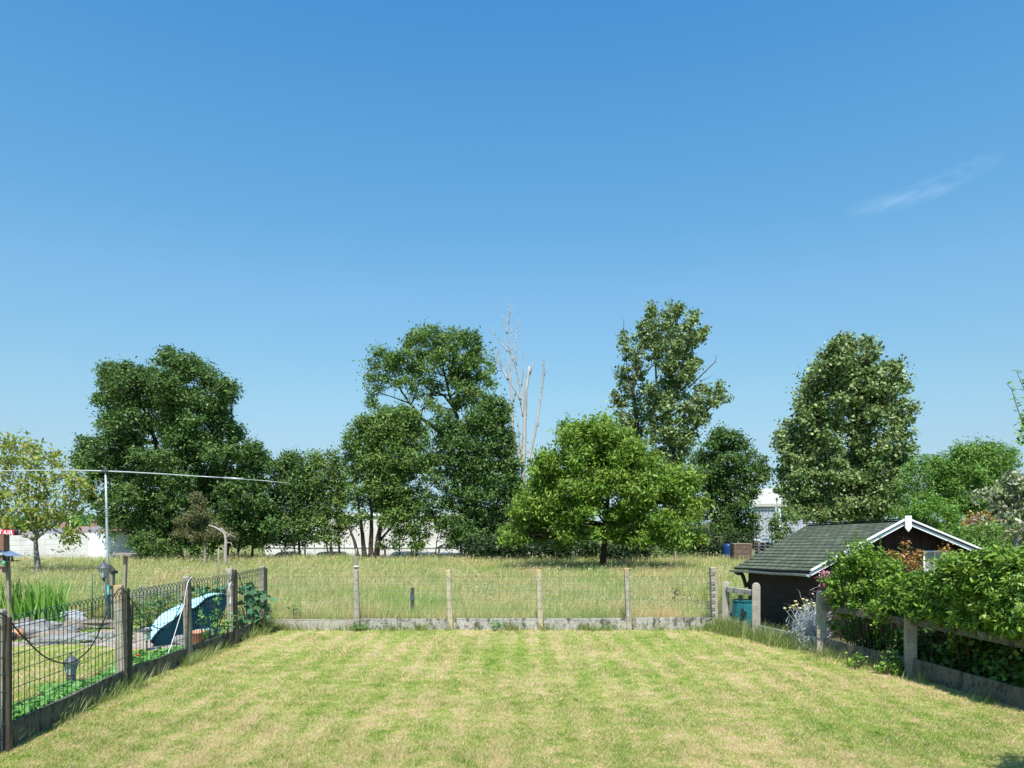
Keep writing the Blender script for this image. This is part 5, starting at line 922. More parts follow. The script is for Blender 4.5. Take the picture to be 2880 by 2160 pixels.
# ------------------------------------------------------------------ things in the left garden
# slide
root = empty('garden_slide', (-6.6, 14.9, 0), 'light blue plastic toddler slide with wavy chute leaning behind the left fence', 'slide')
low = [(424, 1768), (433, 1752), (450, 1732), (470, 1718), (495, 1706), (519, 1694), (545, 1684), (565, 1678), (585, 1670), (605, 1668), (625, 1669), (640, 1674)]
edge = [(424, 1805), (436, 1788), (452, 1770), (470, 1757), (492, 1742), (519, 1716), (545, 1712), (560, 1702), (580, 1684), (600, 1676), (620, 1672), (638, 1676)]
bot = [(424, 1806), (440, 1818), (462, 1818), (485, 1808), (500, 1795), (519, 1780), (540, 1778), (560, 1776), (585, 1768), (610, 1752), (630, 1715), (642, 1690)]
nn_ = len(low); ys_ = [14.5+1.25*i/(nn_-1) for i in range(nn_)]
A = [P(u, v, y+.42) for (u, v), y in zip(low, ys_)]; B_ = [P(u, v, y) for (u, v), y in zip(edge, ys_)]; C_ = [P(u, v, y+.02) for (u, v), y in zip(bot, ys_)]
sm = lambda L: smooth_path(L, 3)
A, B_, C_ = sm(A), sm(B_), sm(C_); n = len(A)
b = MB(); vs = A + [p+(q-p)*.5+Vector((0, 0, .0)) for p, q in zip(A, B_)] + B_; b.add(vs, [[r_*n+i, (r_+1)*n+i, (r_+1)*n+i+1, r_*n+i+1] for r_ in range(2) for i in range(n-1)], smooth=True)
b.add([p-Vector((0, 0, .03)) for p in vs], [[r_*n+i+1, (r_+1)*n+i+1, (r_+1)*n+i, r_*n+i] for r_ in range(2) for i in range(n-1)], smooth=True)
b.build('chute', M_['slide'], root)
b = MB(); inn = [p+Vector((.06, .06, 0)) for p in C_]
b.add(B_+C_, [[i, n+i, n+i+1, i+1] for i in range(n-1)], smooth=True); b.build('side_wall', M_['slideshade'], root)
b = MB(); b.tube(B_, .018, 7); b.build('rim', M_['slideshade'], root)
b = MB()
for u0, v0, u1, v1 in ((520, 1750, 518, 1795), (526, 1740, 522, 1798)): b.tube([P(u0, v0, 15.3), P(u1, v1, 15.3)], .035, 8)
b.box(P(580, 1775, 15.4), (.5, .3, .1)); b.build('leg', M_['slide'], root)
for c in (P(560, 1790, 15.0),):
    b = MB(); c.z = 0; r = .17; b.lathe(c, [(r*.7, 0), (r, .22), (r*1.08, .22), (r*1.08, .26), (r*.9, .26), (r*.85, .2)], 20); tag(b.build('flower_pot', M_['terracotta']), 'terracotta pot under the blue slide behind the vine', 'pot')
# lamp posts
def lantern(root, c, s, glassm=None):
    """hexagonal carriage lantern sitting at c, s metres wide at its widest"""
    b = MB(); b.lathe(c, [(.10*s, -.04*s), (.26*s, 0), (.30*s, .05*s), (.27*s, .07*s)], 6, smooth=False)
    b.build('lantern_base', M_['greymetal'], root)
    b = MB(); b.lathe(c+Vector((0, 0, .06*s)), [(.25*s, 0), (.42*s, .72*s)], 6, smooth=False); b.build('glass', glassm or M_['glass'], root)
    b = MB()
    for j in range(6):
        a = j*pi/3; d = Vector((cos(a), sin(a), 0)); b.tube([c+d*.26*s+Vector((0, 0, .05*s)), c+d*.43*s+Vector((0, 0, .79*s))], .022*s, 4)
        a2 = a+pi/6; d2 = Vector((cos(a2), sin(a2), 0)); b.tube([c+d2*.235*s+Vector((0, 0, .05*s)), c+d2*.375*s+Vector((0, 0, .79*s))], .012*s, 4)
    b.build('frame', M_['greymetal'], root)
    b = MB(); b.lathe(c+Vector((0, 0, .78*s)), [(.44*s, 0), (.52*s, .0), (.50*s, .04*s), (.34*s, .20*s), (.24*s, .34*s), (.16*s, .38*s), (.10*s, .47*s), (.06*s, .48*s)], 12)
    b.lathe(c+Vector((0, 0, 1.26*s)), [(.03*s, 0), (.03*s, .06*s), (.07*s, .09*s), (.07*s, .13*s), (.02*s, .19*s)], 8); b.build('lid', M_['greymetal'], root)
zl = 17.4; top = P(289, 1570, zl); bs = P(309, 1765, zl); bs.z = 0
root = empty('garden_lamp', bs, 'tall grey carriage lantern lamp on a leaning post beside the steel pole', 'lamp')
cb = P(292, 1626, zl); b = MB(); b.lathe(bs, [(.11, 0), (.09, .04), (.05, .12), (.035, .2)], 10); b.tube([bs+Vector((0, 0, .1)), P(303, 1720, zl), cb], [.04, .032, .028], 8); b.build('post', M_['greymetal'], root)
lantern(root, cb, .29)
c = G(200, 1937); c.y = 10.95; c.x = (200-CX)/FPX*c.y
root = empty('path_lamp', (c.x, c.y, 0), 'short grey pedestal lantern standing among the strawberry leaves', 'lamp')
b = MB(); b.lathe(Vector((c.x, c.y, 0)), [(.125, 0), (.115, .02), (.075, .07), (.06, .13), (.065, .17), (.04, .19)], 8, smooth=False); b.build('pedestal', M_['greymetal'], root)
lantern(root, Vector((c.x, c.y, .19)), .235)
c = Vector(((413-CX)/FPX*14.2, 14.2, 0))
root = empty('solar_lamp', c, 'small solar path light with bright square top in front of the slide', 'lamp')
b = MB(); b.tube([c, c+Vector((0, 0, .2))], .018, 6); b.build('stem', M_['greymetal'], root)
b = MB(); b.lathe(c+Vector((0, 0, .2)), [(.05, 0), (.085, .17)], 6, smooth=False); b.build('glass', M_['glass'], root)
b = MB(); b.lathe(c+Vector((0, 0, .37)), [(.11, 0), (.115, .03), (.07, .06)], 6, smooth=False); b.lathe(c+Vector((0, 0, .43)), [(.05, 0), (.05, .005)], 4, smooth=False, mi=1); b.build('lid', [M_['greymetal'], M_['whitepaint']], root)
# steel pole with its long arm
zp = 17.9; bs = P(308, 1760, zp); bs.z = 0
root = empty('steel_mast', bs, 'tall galvanised pole carrying a long thin drooping cross arm', 'pole')
b = MB(); b.tube([P(304, 1650, zp), P(303, 1560, zp), P(300, 1440, zp), P(297, 1325, zp)], [.034, .032, .026, .022], 10); b.build('pole', M_['steel'], root)
b = MB(); b.tube([bs, P(304, 1645, zp)], .045, 10); b.build('ground_sleeve', M_['greentube'], root)
b = MB()
for i in range(5): q = P(301, 1431+i*5, zp); b.lathe(q-Vector((0, 0, .008)), [(.03, 0), (.045, .008), (.03, .016)], 10)
b.build('coil', M_['steel'], root)
b = MB(); arm = [P(-40, 1326, zp), P(0, 1325, zp), P(100, 1323.5, zp), P(200, 1323, zp), P(290, 1325, zp), P(360, 1328, zp), P(470, 1334, zp), P(560, 1340, zp), P(630, 1344, zp)]
b.tube(arm, [.012, .012, .013, .014, .017, .016, .012, .011, .011], 8); b.tube([P(630, 1344, zp), P(683, 1348, zp)], .024, 8); b.tube([P(683, 1348, zp), P(740, 1352, zp), P(815, 1359, zp)], [.009, .008, .007], 6)
b.build('cross_arm', M_['steel'], root)
b = MB(); q = P(297, 1325, zp); b.box(q+Vector((0, -.02, 0)), (.14, .08, .05)); b.box(q+Vector((0, 0, .06)), (.05, .05, .09)); b.build('clamp', M_['greymetal'], root)
# bird house behind the pole
root = empty('bird_house', P(318, 1660, 18.3), 'small grey wooden bird house with a sloping roof behind the steel pole', 'bird house')
b = MB(); a = P(313, 1625, 18.3); b.box(a, (.13, .14, .38)); b.build('box', M_['wood'], root)
b = MB(); b.beam(P(303, 1590, 18.3), P(326, 1612, 18.3), .24, .025); b.build('roof', M_['wooddark'], root)
b = MB(); b.beam(P(313, 1648, 18.32), (P(313, 1600, 18.32).x, 18.32, 0), .07, .07); b.build('post', M_['wood'], root)
# T shaped perch
zt = 16.4; root = empty('bird_table', Vector(((348-CX)/FPX*zt, zt, 0)), 'plain wooden T shaped bird table on a slightly leaning post', 'bird table')
b = MB(); b.beam(Vector(((345-CX)/FPX*zt, zt, 0)), P(354, 1562, zt), .075, .06); b.build('post', M_['wood'], root)
b = MB(); b.beam(P(332, 1558, zt), P(379, 1561, zt), .32, .045); b.build('board', M_['wood'], root)
# bird feeder post at the left edge
zf = 17.0; root = empty('bird_feeder', Vector(((22-CX)/FPX*zf, zf, 0)), 'weathered post with nest box and blue grey roofed bird feeder at the left edge', 'bird feeder')
b = MB(); b.beam(Vector(((30-CX)/FPX*zf, zf, 0)), P(19, 1506, zf), .09, .06); b.build('post', M_['wood'], root)
b = MB(); b.box(P(4, 1526, zf-.08), (.24, .2, .36)); b.build('nest_box', mottled('brown_box_wood', (.16, .08, .05), (.22, .12, .08), 20, stretch=(1, 1, .15)), root)
b = MB(); rb = P(4, 1505, zf-.08); b.tube([rb+Vector((-.18, 0, -.01)), rb+Vector((-.05, 0, .02)), rb+Vector((.06, 0, .015)), rb+Vector((.16, 0, -.02))], [.012]*4, 6); b.build('nest_box_roof', M_['wooddark'], root)
b = MB()
e = [P(-30, 1547, zf+.1), P(24, 1546, zf+.1), P(62, 1562, zf-.25), P(18, 1563, zf-.35), P(0, 1553, zf-.3), P(-40, 1565, zf-.35)]
b.add(e+[p+Vector((0, 0, -.015)) for p in e], [[0, 1, 2, 3, 4, 5], [11, 10, 9, 8, 7, 6]]+[[i, (i+1) % 6, 6+(i+1) % 6, 6+i][::-1] for i in range(6)]); b.build('roof', M_['bluegrey'], root)
b = MB(); b.beam(P(-30, 1581, zf-.15), P(45, 1578, zf-.15), .3, .02); b.build('tray', M_['wooddark'], root)
for u_0, u_1 in ((33, 36), (22, 24)): b = MB(); b.beam(P(u_0, 1563, zf-.15), P(u_1, 1579, zf-.15), .05, .03); b.build('upright', M_['wood'], root)
b = MB(); b.box(P(2, 1570, zf-.15), (.2, .16, .14)); b.build('feed_box', M_['wood'], root)
b = MB(); b.box(P(2, 1602, zf-.1), (.2, .2, .13)); b.build('seed_box', mottled('red_brown_wood', (.34, .19, .14), (.45, .28, .21), 20), root)
b = MB(); b.lathe(P(11, 1591, zf-.36), [(.02, 0), (.04, .03), (.035, .08), (.012, .11)], 8); b.build('fat_ball_net', mat('green_net', (.08, .36, .22), .6), root)
# stones around the pond
def rock(u, v, w, d, h, m, label, seed, rz=0, flat=False, z=None, lift=0):
    p = G(u, v) if z is None else Vector(((u-CX)/FPX*z, z, 0))
    rr = random.Random(seed); b = MB(); nl, ns = 6, 11; vs = []; h = h*1.35
    for i in range(nl+1):
        th = pi*i/nl
        for j in range(ns):
            a = 2*pi*j/ns; dv = Vector((sin(th)*cos(a), sin(th)*sin(a), cos(th)))
            k = 1+.38*mnoise.noise(dv*1.4+Vector((seed*3.1, 0, 0)))+.12*mnoise.noise(dv*4+Vector((0, seed*2.3, 0)))
            sq = 1/max(abs(dv.x), abs(dv.y), abs(dv.z))**.5                       # pulled toward a block
            q = dv*k*sq; x, y = q.x*w/2, q.y*d/2; zz = q.z*h/2+h*.42
            vs.append(p+Vector((x*cos(rz)-y*sin(rz), x*sin(rz)+y*cos(rz), zz+lift)))
    fs = [[i*ns+j, (i+1)*ns+j, (i+1)*ns+(j+1) % ns, i*ns+(j+1) % ns] for i in range(nl) for j in range(ns)]
    b.add(vs, fs); tag(b.build('pond_stone', m), label, 'stone', 'stones edging the pond')
rock(193, 1765, .85, .4, .2, M_['stonewhite'], 'white veined boulder on top of the brown slab at the pond edge', 1, .1, lift=.14)
rock(250, 1768, 1.6, .5, .14, M_['stonebrown'], 'long brown slab forming the far pond edge', 2, .12, lift=.02)
rock(185, 1775, .8, .4, .14, M_['stonebrown'], 'brown slab directly under the white veined boulder', 3, .0)
rock(95, 1795, .75, .5, .3, M_['stonegrey'], 'rounded grey slate upright in the middle of the rockery', 4, .2)
rock(128, 1787, .6, .2, .24, M_['stonegrey'], 'dark pointed slate leaning behind the grey rounded one', 5, .5)
rock(155, 1795, .9, .5, .14, M_['stonebrown'], 'flat brown topped slab right of the grey slate', 6, .1)
rock(192, 1793, .4, .3, .2, M_['stonegrey'], 'small dark grey stone with a white corner at the right of the rockery', 7, .1)
rock(28, 1780, .6, .4, .2, M_['stonebrown'], 'red brown rock at the left edge behind the iris', 8, .3)
rock(8, 1792, .5, .4, .22, M_['stonebrown'], 'brown rock at the left picture edge beside the clay pipe', 9, .3)
rock(66, 1782, .45, .35, .26, M_['stonebrown'], 'dark brown rock between the clay pipe and the grey slate', 10)
rock(175, 1810, 1.2, .28, .12, M_['stonegrey'], 'long grey edging stone in front of the rockery', 11, .2)
rock(240, 1797, 1.2, .26, .10, M_['stonegrey'], 'grey edging stone beside the paving right of the rockery', 12, .25)
rock(520, 1790, .5, .3, .14, M_['stonegrey'], 'grey stone at the foot of the slide', 13, .25, z=15.0)
q = G(38, 1806); b = MB(); b.tube([q+Vector((0, 0, .12)), q+Vector((-.05, .35, .13))], [.12, .11], 14); b.tube([q+Vector((0, -.01, .12)), q+Vector((0, .03, .12))], [.085, .08], 12, mi=1)
tag(b.build('clay_pipe', [M_['terracotta'], M_['black']]), 'orange clay pipe lying open among the pond stones', 'pipe')

# ------------------------------------------------------------------ shed
root = empty('garden_shed', (8, 17.5, 0), 'low garden shed with mossy green shingle roof and white barge boards', 'shed')
mroof = mat('mossy_shingles', (.1, .12, .09), .9, spec=.2)
bk = node(mroof, 'ShaderNodeTexBrick'); bk.offset = .5; bk.inputs['Scale'].default_value = 1
for k_, v_ in (('Color1', (.09, .103, .076, 1)), ('Color2', (.145, .16, .12, 1)), ('Mortar', (.022, .026, .02, 1)), ('Mortar Size', .016), ('Brick Width', .32), ('Row Height', .145), ('Mortar Smooth', .2), ('Bias', 0)): bk.inputs[k_].default_value = v_
uvn = node(mroof, 'ShaderNodeUVMap'); uvn.uv_map = 'roofuv'; mroof.node_tree.links.new(uvn.outputs[0], bk.inputs['Vector'])
f = ramp(mroof, noise_out(mroof, 4.5, 6, .75), [(.42, (.72, .78, .68)), (.7, (1.25, 1.2, 1.1))]); c = mixc(mroof, 1.0, bk.outputs['Color'], f, 'MULTIPLY')
f2 = ramp(mroof, noise_out(mroof, 30, 4, .8), [(.66, (0, 0, 0)), (.74, (.6, .6, .6))]); setcol(mroof, mixc(mroof, f2, c, (.3, .29, .25)))
inv = node(mroof, 'ShaderNodeMath', operation='MULTIPLY'); inv.inputs[1].default_value = -1; mroof.node_tree.links.new(bk.outputs['Fac'], inv.inputs[0]); bump(mroof, inv.outputs[0], .7, .02)
FL, RL, FA, RA, FR, RR_ = P(2279, 1607, 15.4), P(2064, 1597, 19.4), P(2545, 1463, 15.5), P(2272, 1476, 19.5), P(2795, 1567, 15.75), None
RR_ = FR+(RA-FA); RR_.z = FR.z-.1
def slab(a, b_, c, d, th, name, m, nu=14, nv=10):
    """roof slope a(front eave) b(rear eave) c(rear ridge) d(front ridge), shingle courses as real steps"""
    bb = MB(); L = (b_-a).length; H = (d-a).length; nrm = (b_-a).cross(d-a).normalized(); nrm = nrm if nrm.z > 0 else -nrm
    uv = []; rows = int(H/.145)
    for r_ in range(rows):
        t0, t1 = r_/rows, (r_+1)/rows
        for s_ in range(8):
            s0, s1 = s_/8, (s_+1)/8; q_ = lambda s, t, o: (a.lerp(b_, s)).lerp(d.lerp(c, s), t)+nrm*(o+.008*mnoise.noise(Vector((s*5, t*7, 0))))
            p = [q_(s0, t0, .008), q_(s1, t0, .008), q_(s1, t1, .0), q_(s0, t1, .0)]
            bb.add(p, [[0, 1, 2, 3]]); uv += [(s0*L, t0*H), (s1*L, t0*H), (s1*L, t1*H), (s0*L, t1*H)]
            bb.add([q_(s0, t0, -.004), q_(s1, t0, -.004), p[1], p[0]], [[0, 1, 2, 3]]); uv += [(s0*L, t0*H)]*4
    k = [a, b_, c, d]; bb.add([p-nrm*.006 for p in k]+[p-nrm*th for p in k], [[0, 1, 5, 4], [1, 2, 6, 5], [2, 3, 7, 6], [3, 0, 4, 7], [4, 5, 6, 7]]); uv += [(0, 0)]*20
    o = bb.build(name, m, root); u_ = o.data.uv_layers.new(name='roofuv')
    for i, l in enumerate(o.data.loops): u_.data[i].uv = uv[i] if i < len(uv) else (0, 0)
    return o
slab(FL, RL, RA, FA, .05, 'roof', mroof); slab(FR, RR_, RA, FA, .05, 'roof', mroof)
b = MB(); b.beam(FA+Vector((0, .05, .02)), RA+Vector((0, 0, .02)), .16, .02); b.build('ridge_cap', mroof, root)
mbrick = mat('dark_brick', (.03, .02, .015), .9); bk = node(mbrick, 'ShaderNodeTexBrick'); bk.inputs['Scale'].default_value = 1
for k_, v_ in (('Color1', (.042, .028, .02, 1)), ('Color2', (.065, .038, .026, 1)), ('Mortar', (.028, .024, .02, 1)), ('Mortar Size', .008), ('Brick Width', .21), ('Row Height', .07)): bk.inputs[k_].default_value = v_
gg = node(mbrick, 'ShaderNodeNewGeometry'); mp = node(mbrick, 'ShaderNodeMapping'); mp.inputs['Rotation'].default_value = (radians(90), 0, radians(90)); mbrick.node_tree.links.new(gg.outputs['Position'], mp.inputs[0])
sx = node(mbrick, 'ShaderNodeSeparateXYZ'); mbrick.node_tree.links.new(gg.outputs['Position'], sx.inputs[0]); cx_ = node(mbrick, 'ShaderNodeCombineXYZ')
mbrick.node_tree.links.new(sx.outputs[1], cx_.inputs[0]); mbrick.node_tree.links.new(sx.outputs[2], cx_.inputs[1]); mbrick.node_tree.links.new(cx_.outputs[0], bk.inputs['Vector']); setcol(mbrick, bk.outputs['Color'])
mplank = mottled('dark_brown_planks', (.022, .012, .010), (.06, .033, .028), 12, stretch=(1, 1, .1), b=.3)
# walls: left brick wall, planked gable, right and back
wl0, wl1 = Vector((6.42, 15.72, 0)), Vector((6.10, 19.2, 0)); wr0, wr1 = Vector((9.75, 15.9, 0)), Vector((9.4, 19.4, 0))
b = MB()
def wall(a, c, h0, h1, th, b):
    d = (c-a).normalized(); nrm = Vector((-d.y, d.x, 0)); vs = []
    for p, h in ((a, h0), (c, h1)):
        for o_ in (-th/2, th/2): vs += [p+nrm*o_, p+nrm*o_+Vector((0, 0, h))]
    b.add(vs, [[0, 1, 5, 4], [2, 6, 7, 3], [0, 2, 3, 1], [4, 5, 7, 6], [1, 3, 7, 5]])
wall(wl0, wl1, 1.50, 1.34, .1, b); o = b.build('side_wall', mbrick, root)
b = MB(); wall(wr0, wr1, 1.78, 1.66, .1, b); b.build('side_wall', mbrick, root)
b = MB(); n = 24
for gy0, gy1, nm in ((15.74, 15.9, 'gable_wall'), (19.2, 19.4, 'rear_wall')):
    b = MB(); xl, xr = (6.48, 9.7) if nm == 'gable_wall' else (6.16, 9.35)
    ap = FA if nm == 'gable_wall' else RA; zl_, zr_ = (FL.z+.06, FR.z+.03) if nm == 'gable_wall' else (RL.z+.06, RR_.z+.03)
    lx, rx_ = (FL.x, FR.x) if nm == 'gable_wall' else (RL.x, RR_.x)
    top_ = lambda x: (zl_-.06+(ap.z-zl_+.06)*(x-lx)/(ap.x-lx) if x < ap.x else ap.z+(zr_-.03-ap.z)*(x-ap.x)/(rx_-ap.x))-.07
    for i in range(n):
        x0, x1 = xl+(xr-xl)*i/n+.004, xl+(xr-xl)*(i+1)/n-.004; y0 = gy0+(gy1-gy0)*(i+.5)/n+(.006 if i % 2 else 0)
        vs = [(x0, y0, 0), (x1, y0, 0), (x1, y0, top_(x1)), (x0, y0, top_(x0)), (x0, y0+.04, 0), (x1, y0+.04, 0), (x1, y0+.04, top_(x1)), (x0, y0+.04, top_(x0))]
        b.add(vs, [[0, 1, 2, 3], [5, 4, 7, 6], [1, 5, 6, 2], [4, 0, 3, 7], [3, 2, 6, 7]])
    b.build(nm, mplank, root)
# barge boards: lower wide board and a stepped upper trim
for A_, nm in ((FL, 'barge_board'), (FR, 'barge_board')):
    d = (FA-A_).normalized(); b = MB(); o1 = Vector((0, -.05, -.045)); b.beam(A_+o1-d*.02, FA+o1, .028, .07)
    o2 = Vector((0, -.085, .035)); b.beam(A_+o2-d*.03, FA+o2, .05, .035); b.build(nm, M_['whitepaint'], root)
    b = MB(); o3 = Vector((0, -.058, .0)); b.beam(A_+o3, FA+o3, .03, .03); b.build('barge_groove', M_['greymetal'], root)
b = MB(); c = FA+Vector((0, -.14, 0)); w = .065
pr = [(-w, .09), (w, .09), (w, -.16), (0, -.24), (-w, -.16)]
vs = [c+Vector((x, y, z)) for y in (0, .03) for x, z in pr]; b.add(vs, [[4, 3, 2, 1, 0], [5, 6, 7, 8, 9]]+[[i, (i+1) % 5, 5+(i+1) % 5, 5+i] for i in range(5)]); b.build('finial_board', M_['whitepaint'], root)
# gutter, downpipe, brace
gl_ = Vector((-.05, 0, -.06)); b = MB(); a, c = FL+gl_+Vector((0, -.05, 0)), RL+gl_+Vector((0, .1, 0)); n = 6
for s_ in range(12):
    p0, p1 = a.lerp(c, s_/12), a.lerp(c, (s_+1)/12); w0 = Vector((0, 0, .006*sin(s_*.9))); w1 = Vector((0, 0, .006*sin((s_+1)*.9)))
    R0 = [Vector((.055*cos(t), 0, .055*sin(t))) for t in [pi+pi*i/n for i in range(n+1)]]
    b.add([p0+w0+q_ for q_ in R0]+[p1+w1+q_ for q_ in R0], [[i, i+1, n+2+i, n+1+i] for i in range(n)], smooth=True)
b.build('gutter', mottled('grey_zinc', (.36, .36, .38), (.52, .52, .54), 8, rough=.5), root)
zq = 19.2; b = MB(); b.tube(smooth_path([P(2068, 1606, zq), P(2074, 1612, zq), P(2085, 1614, zq), P(2091, 1625, zq), P(2099, 1652, zq)], 4), .05, 8); b.tube([P(2119, 1610, zq-.02), P(2101, 1652, zq-.02)], .045, 6); b.build('downpipe', M_['wooddark'], root)
# small white window in the gable
b = MB(); c = P(2627, 1578, 15.80)
for dx in (-.22, 0, .22): b.box(c+Vector((dx, 0, 0)), (.035, .04, .42))
for dz in (-.2, .2): b.box(c+Vector((0, -.003, dz)), (.475, .04, .035))
wdo = b.build('window', M_['whitepaint'], root)
b = MB(); b.box(c+Vector((0, .012, 0)), (.44, .01, .4)); b.build('pane', mat('window_glass', (.30, .30, .29), .15, spec=.8), wdo)
# rain barrel
c = Vector((5.38, 17.35, 0)); root = empty('rain_barrel', c, 'teal plastic rain barrel standing behind the short rail beside the shed', 'barrel')
b = MB(); b.lathe(c, [(.25, 0), (.28, .05), (.30, .3), (.285, .5), (.27, .6), (.285, .61), (.29, .64), (.27, .645)], 10, smooth=False, cap=False); b.add([c+Vector((.27*cos(i*pi/5), .27*sin(i*pi/5), .6)) for i in range(10)], [list(range(10))], 1)
b.build('body', [M_['barrel'], M_['black']], root)
b = MB(); q = c+Vector((-.13, -.12, .7)); b.beam(q-Vector((0, 0, .12)), q+Vector((0, 0, .07)), .09, .05); b.build('inlet', M_['black'], root)
b = MB(); q = c+Vector((-.12, -.285, .40)); b.tube([q, q+Vector((0, -.05, 0))], .03, 8); b.box(q+Vector((0, -.05, -.03)), (.12, .03, .1)); b.box(q+Vector((-.03, -.04, .05)), (.05, .03, .06)); b.build('valve', M_['black'], root)
c = Vector((6.0, 14.9, 0)); b = MB(); b.lathe(c, [(.12, 0), (.16, .2), (.17, .2), (.17, .24), (.14, .24), (.13, .2)], 18); tag(b.build('flower_pot', M_['terracotta']), 'terracotta pot in the shade at the foot of the shed wall', 'pot')

# ------------------------------------------------------------------ far buildings and walls
root = empty('precast_wall', P(190, 1560, 49).xy.to_3d(), 'pale precast concrete panel wall behind the young yellowing tree', 'wall')
zw = 49.5; pan = [(-330, -210), (-210, -95), (-95, 18), (18, 56), (56, 125), (125, 185), (185, 247), (247, 310), (310, 378)]
tops = [1508, 1508, 1508, 1506, 1505, 1501, 1499, 1498, 1493]
for i, ((u0, u1), tv) in enumerate(zip(pan, tops)):
    x0, x1 = (u0-CX)/FPX*zw+.04, (u1-CX)/FPX*zw-.04; h = hgt(tv, zw); m_ = M_['whitepanel'] if i == 7 else M_['whitewall']
    b = MB(); nrow = 5
    for r_ in range(nrow): b.box(((x0+x1)/2, zw+R.uniform(0, .012), h*(r_+.5)/nrow), (x1-x0, .08, h/nrow-.014)); 
    b.build('panel', m_, root)
    b = MB(); b.box((x1+.04, zw+.01, h/2), (.12 if i < 8 else .16, .12, h+.03)); b.build('pillar', m_ if i < 8 else M_['steel'], root)
b = MB(); b.beam(P(383, 1560, 49.4), P(378, 1500, 49.4), .1, .1); tag(b.build('fence_pole', M_['steel']), 'grey steel pole at the right end of the pale precast wall', 'pole')
# red sign
root = empty('shop_sign', P(10, 1505, 60), 'red sign board with white capital letters above the pale wall at the left edge', 'sign')
zs = 60; b = MB(); p0, p1 = P(-70, 1505, zs), P(40, 1489, zs); b.box(((p0.x+p1.x)/2, zs, (p0.z+p1.z)/2), (p1.x-p0.x, .12, p1.z-p0.z)); b.build('board', mat('red_sign', (.62, .03, .07), .5), root)
cu_ = bpy.data.curves.new('letters', 'FONT'); cu_.body = 'LAIR'; cu_.size = .52; cu_.extrude = .01; cu_.align_x = 'RIGHT'; cu_.space_character = 1.02
to = bpy.data.objects.new('letters_src', cu_); COL.objects.link(to); bpy.context.view_layer.update()
me = bpy.data.meshes.new_from_object(to); bpy.data.objects.remove(to)
from mathutils import Matrix
pl = P(38.5, 1504.5, zs); me.transform(Matrix.Translation(Vector((pl.x, zs-.08, pl.z))) @ Matrix.Rotation(radians(90), 4, 'X') @ Matrix.Diagonal((1, 1, 1, 1))); me.materials.clear(); link('letters', me, mat('white_letters', (.85, .85, .85), .5), root)
b = MB(); q = P(2, 1494, zs); b.beam(q+Vector((-.3, -.08, .0)), q+Vector((.02, -.08, .12)), .02, .06); b.beam(q+Vector((.0, -.08, .12)), q+Vector((.22, -.08, .02)), .02, .05); b.box(q+Vector((-.08, -.08, -.15)), (.1, .02, .25)); b.build('emblem', mat('white_emblem', (.85, .85, .85), .5), root)
b = MB(); b.box(P(46, 1497, zs+.5), (.28, .5, .5)); b.box((P(46, 1500, zs+.5).x, zs+.5, 0), (.14, .14, 2.6)); b.build('support', mat('navy_metal', (.02, .03, .05), .5), root)
# roofs beyond the wall
mtile = mottled('red_brown_tiles', (.22, .13, .10), (.30, .19, .16), 3); mslate = mottled('grey_slates', (.15, .14, .15), (.22, .21, .22), 3); mbr = mottled('far_brick', (.25, .14, .11), (.33, .2, .16), 3)
def far_house(u0, u1, vr, ve, z, name, label, mr, hip=True):
    root = empty(name, Vector((((u0+u1)/2-CX)/FPX*z, z, -1.6)), label, 'house', 'houses beyond the pale wall')
    x0, x1 = (u0-CX)/FPX*z, (u1-CX)/FPX*z; hr, he = hgt(vr, z), hgt(ve, z); d = 4.5; k = (x1-x0)*.22 if hip else 0
    b = MB(); b.box(((x0+x1)/2, z+d, (he-1.6)/2), ((x1-x0)*.94, d*1.8, he+1.9)); b.build('wall', mbr, root)
    b = MB(); vs = [(x0, z, he), (x1, z, he), (x1, z+2*d, he), (x0, z+2*d, he), (x0+k, z+d, hr), (x1-k, z+d, hr)]
    b.add(vs, [[0, 1, 5, 4], [2, 3, 4, 5], [1, 2, 5], [3, 0, 4], [3, 2, 1, 0]]); b.build('roof', mr, root)
    b = MB(); b.box((x0+(x1-x0)*.7, z+d, hr+.35), (.7, .6, 1.1)); b.build('chimney', mbr, root)
far_house(155, 240, 1481, 1500, 95, 'far_house', 'low house with hipped red brown roof behind the young tree', mtile)
far_house(214, 262, 1481, 1499, 90, 'far_house', 'house with grey slate roof above the wall, right of the red brown one', mslate, False)
far_house(258, 330, 1477, 1500, 88, 'far_house', 'house with red roof behind the steel pole above the wall', mtile)
far_house(50, 150, 1488, 1506, 92, 'far_house', 'dark long roof right of the red sign', mslate, False)
b = MB(); b.tube([P(199, 1495, 85), P(197, 1457, 85)], .07, 6); tag(b.build('flag_pole', M_['whitepaint']), 'thin white pole above the roofs behind the young tree', 'pole')
def far_tree(u, v, ru, rv, z, label, seed, leaf=None):
    tree('far_tree', label, 0, 0, 1, z, [[(u, 1510, .4), (u, v, .15)]], [(u-ru*.4, v+rv*.2, ru*.5, rv*.5), (u+ru*.4, v+rv*.3, ru*.5, rv*.5), (u, v-rv*.4, ru*.5, rv*.5), (u, v+rv*.4, ru*.7, rv*.5)], leaf or LF['far'], M_['bark'], lsize=(.9, .5), dens=.35, rc=.8, per=22, depth=.7, seed=seed, zoff=-1.6)
far_tree(218, 1455, 20, 22, 150, 'distant bluish round tree above the roofs behind the young tree', 91, LF['far'])
far_tree(205, 1472, 32, 12, 120, 'distant light green tree just above the red brown roof', 92, LF['willow'])
far_tree(270, 1470, 12, 14, 115, 'distant green tree touching the left side of the tall dark tree', 93, LF['willow'])
far_tree(90, 1462, 50, 24, 100, 'dark distant trees behind the young tree, above the red sign', 94, LF['ash'])
far_tree(20, 1470, 40, 22, 105, 'distant trees at the left picture edge above the sign', 95, LF['ash'])
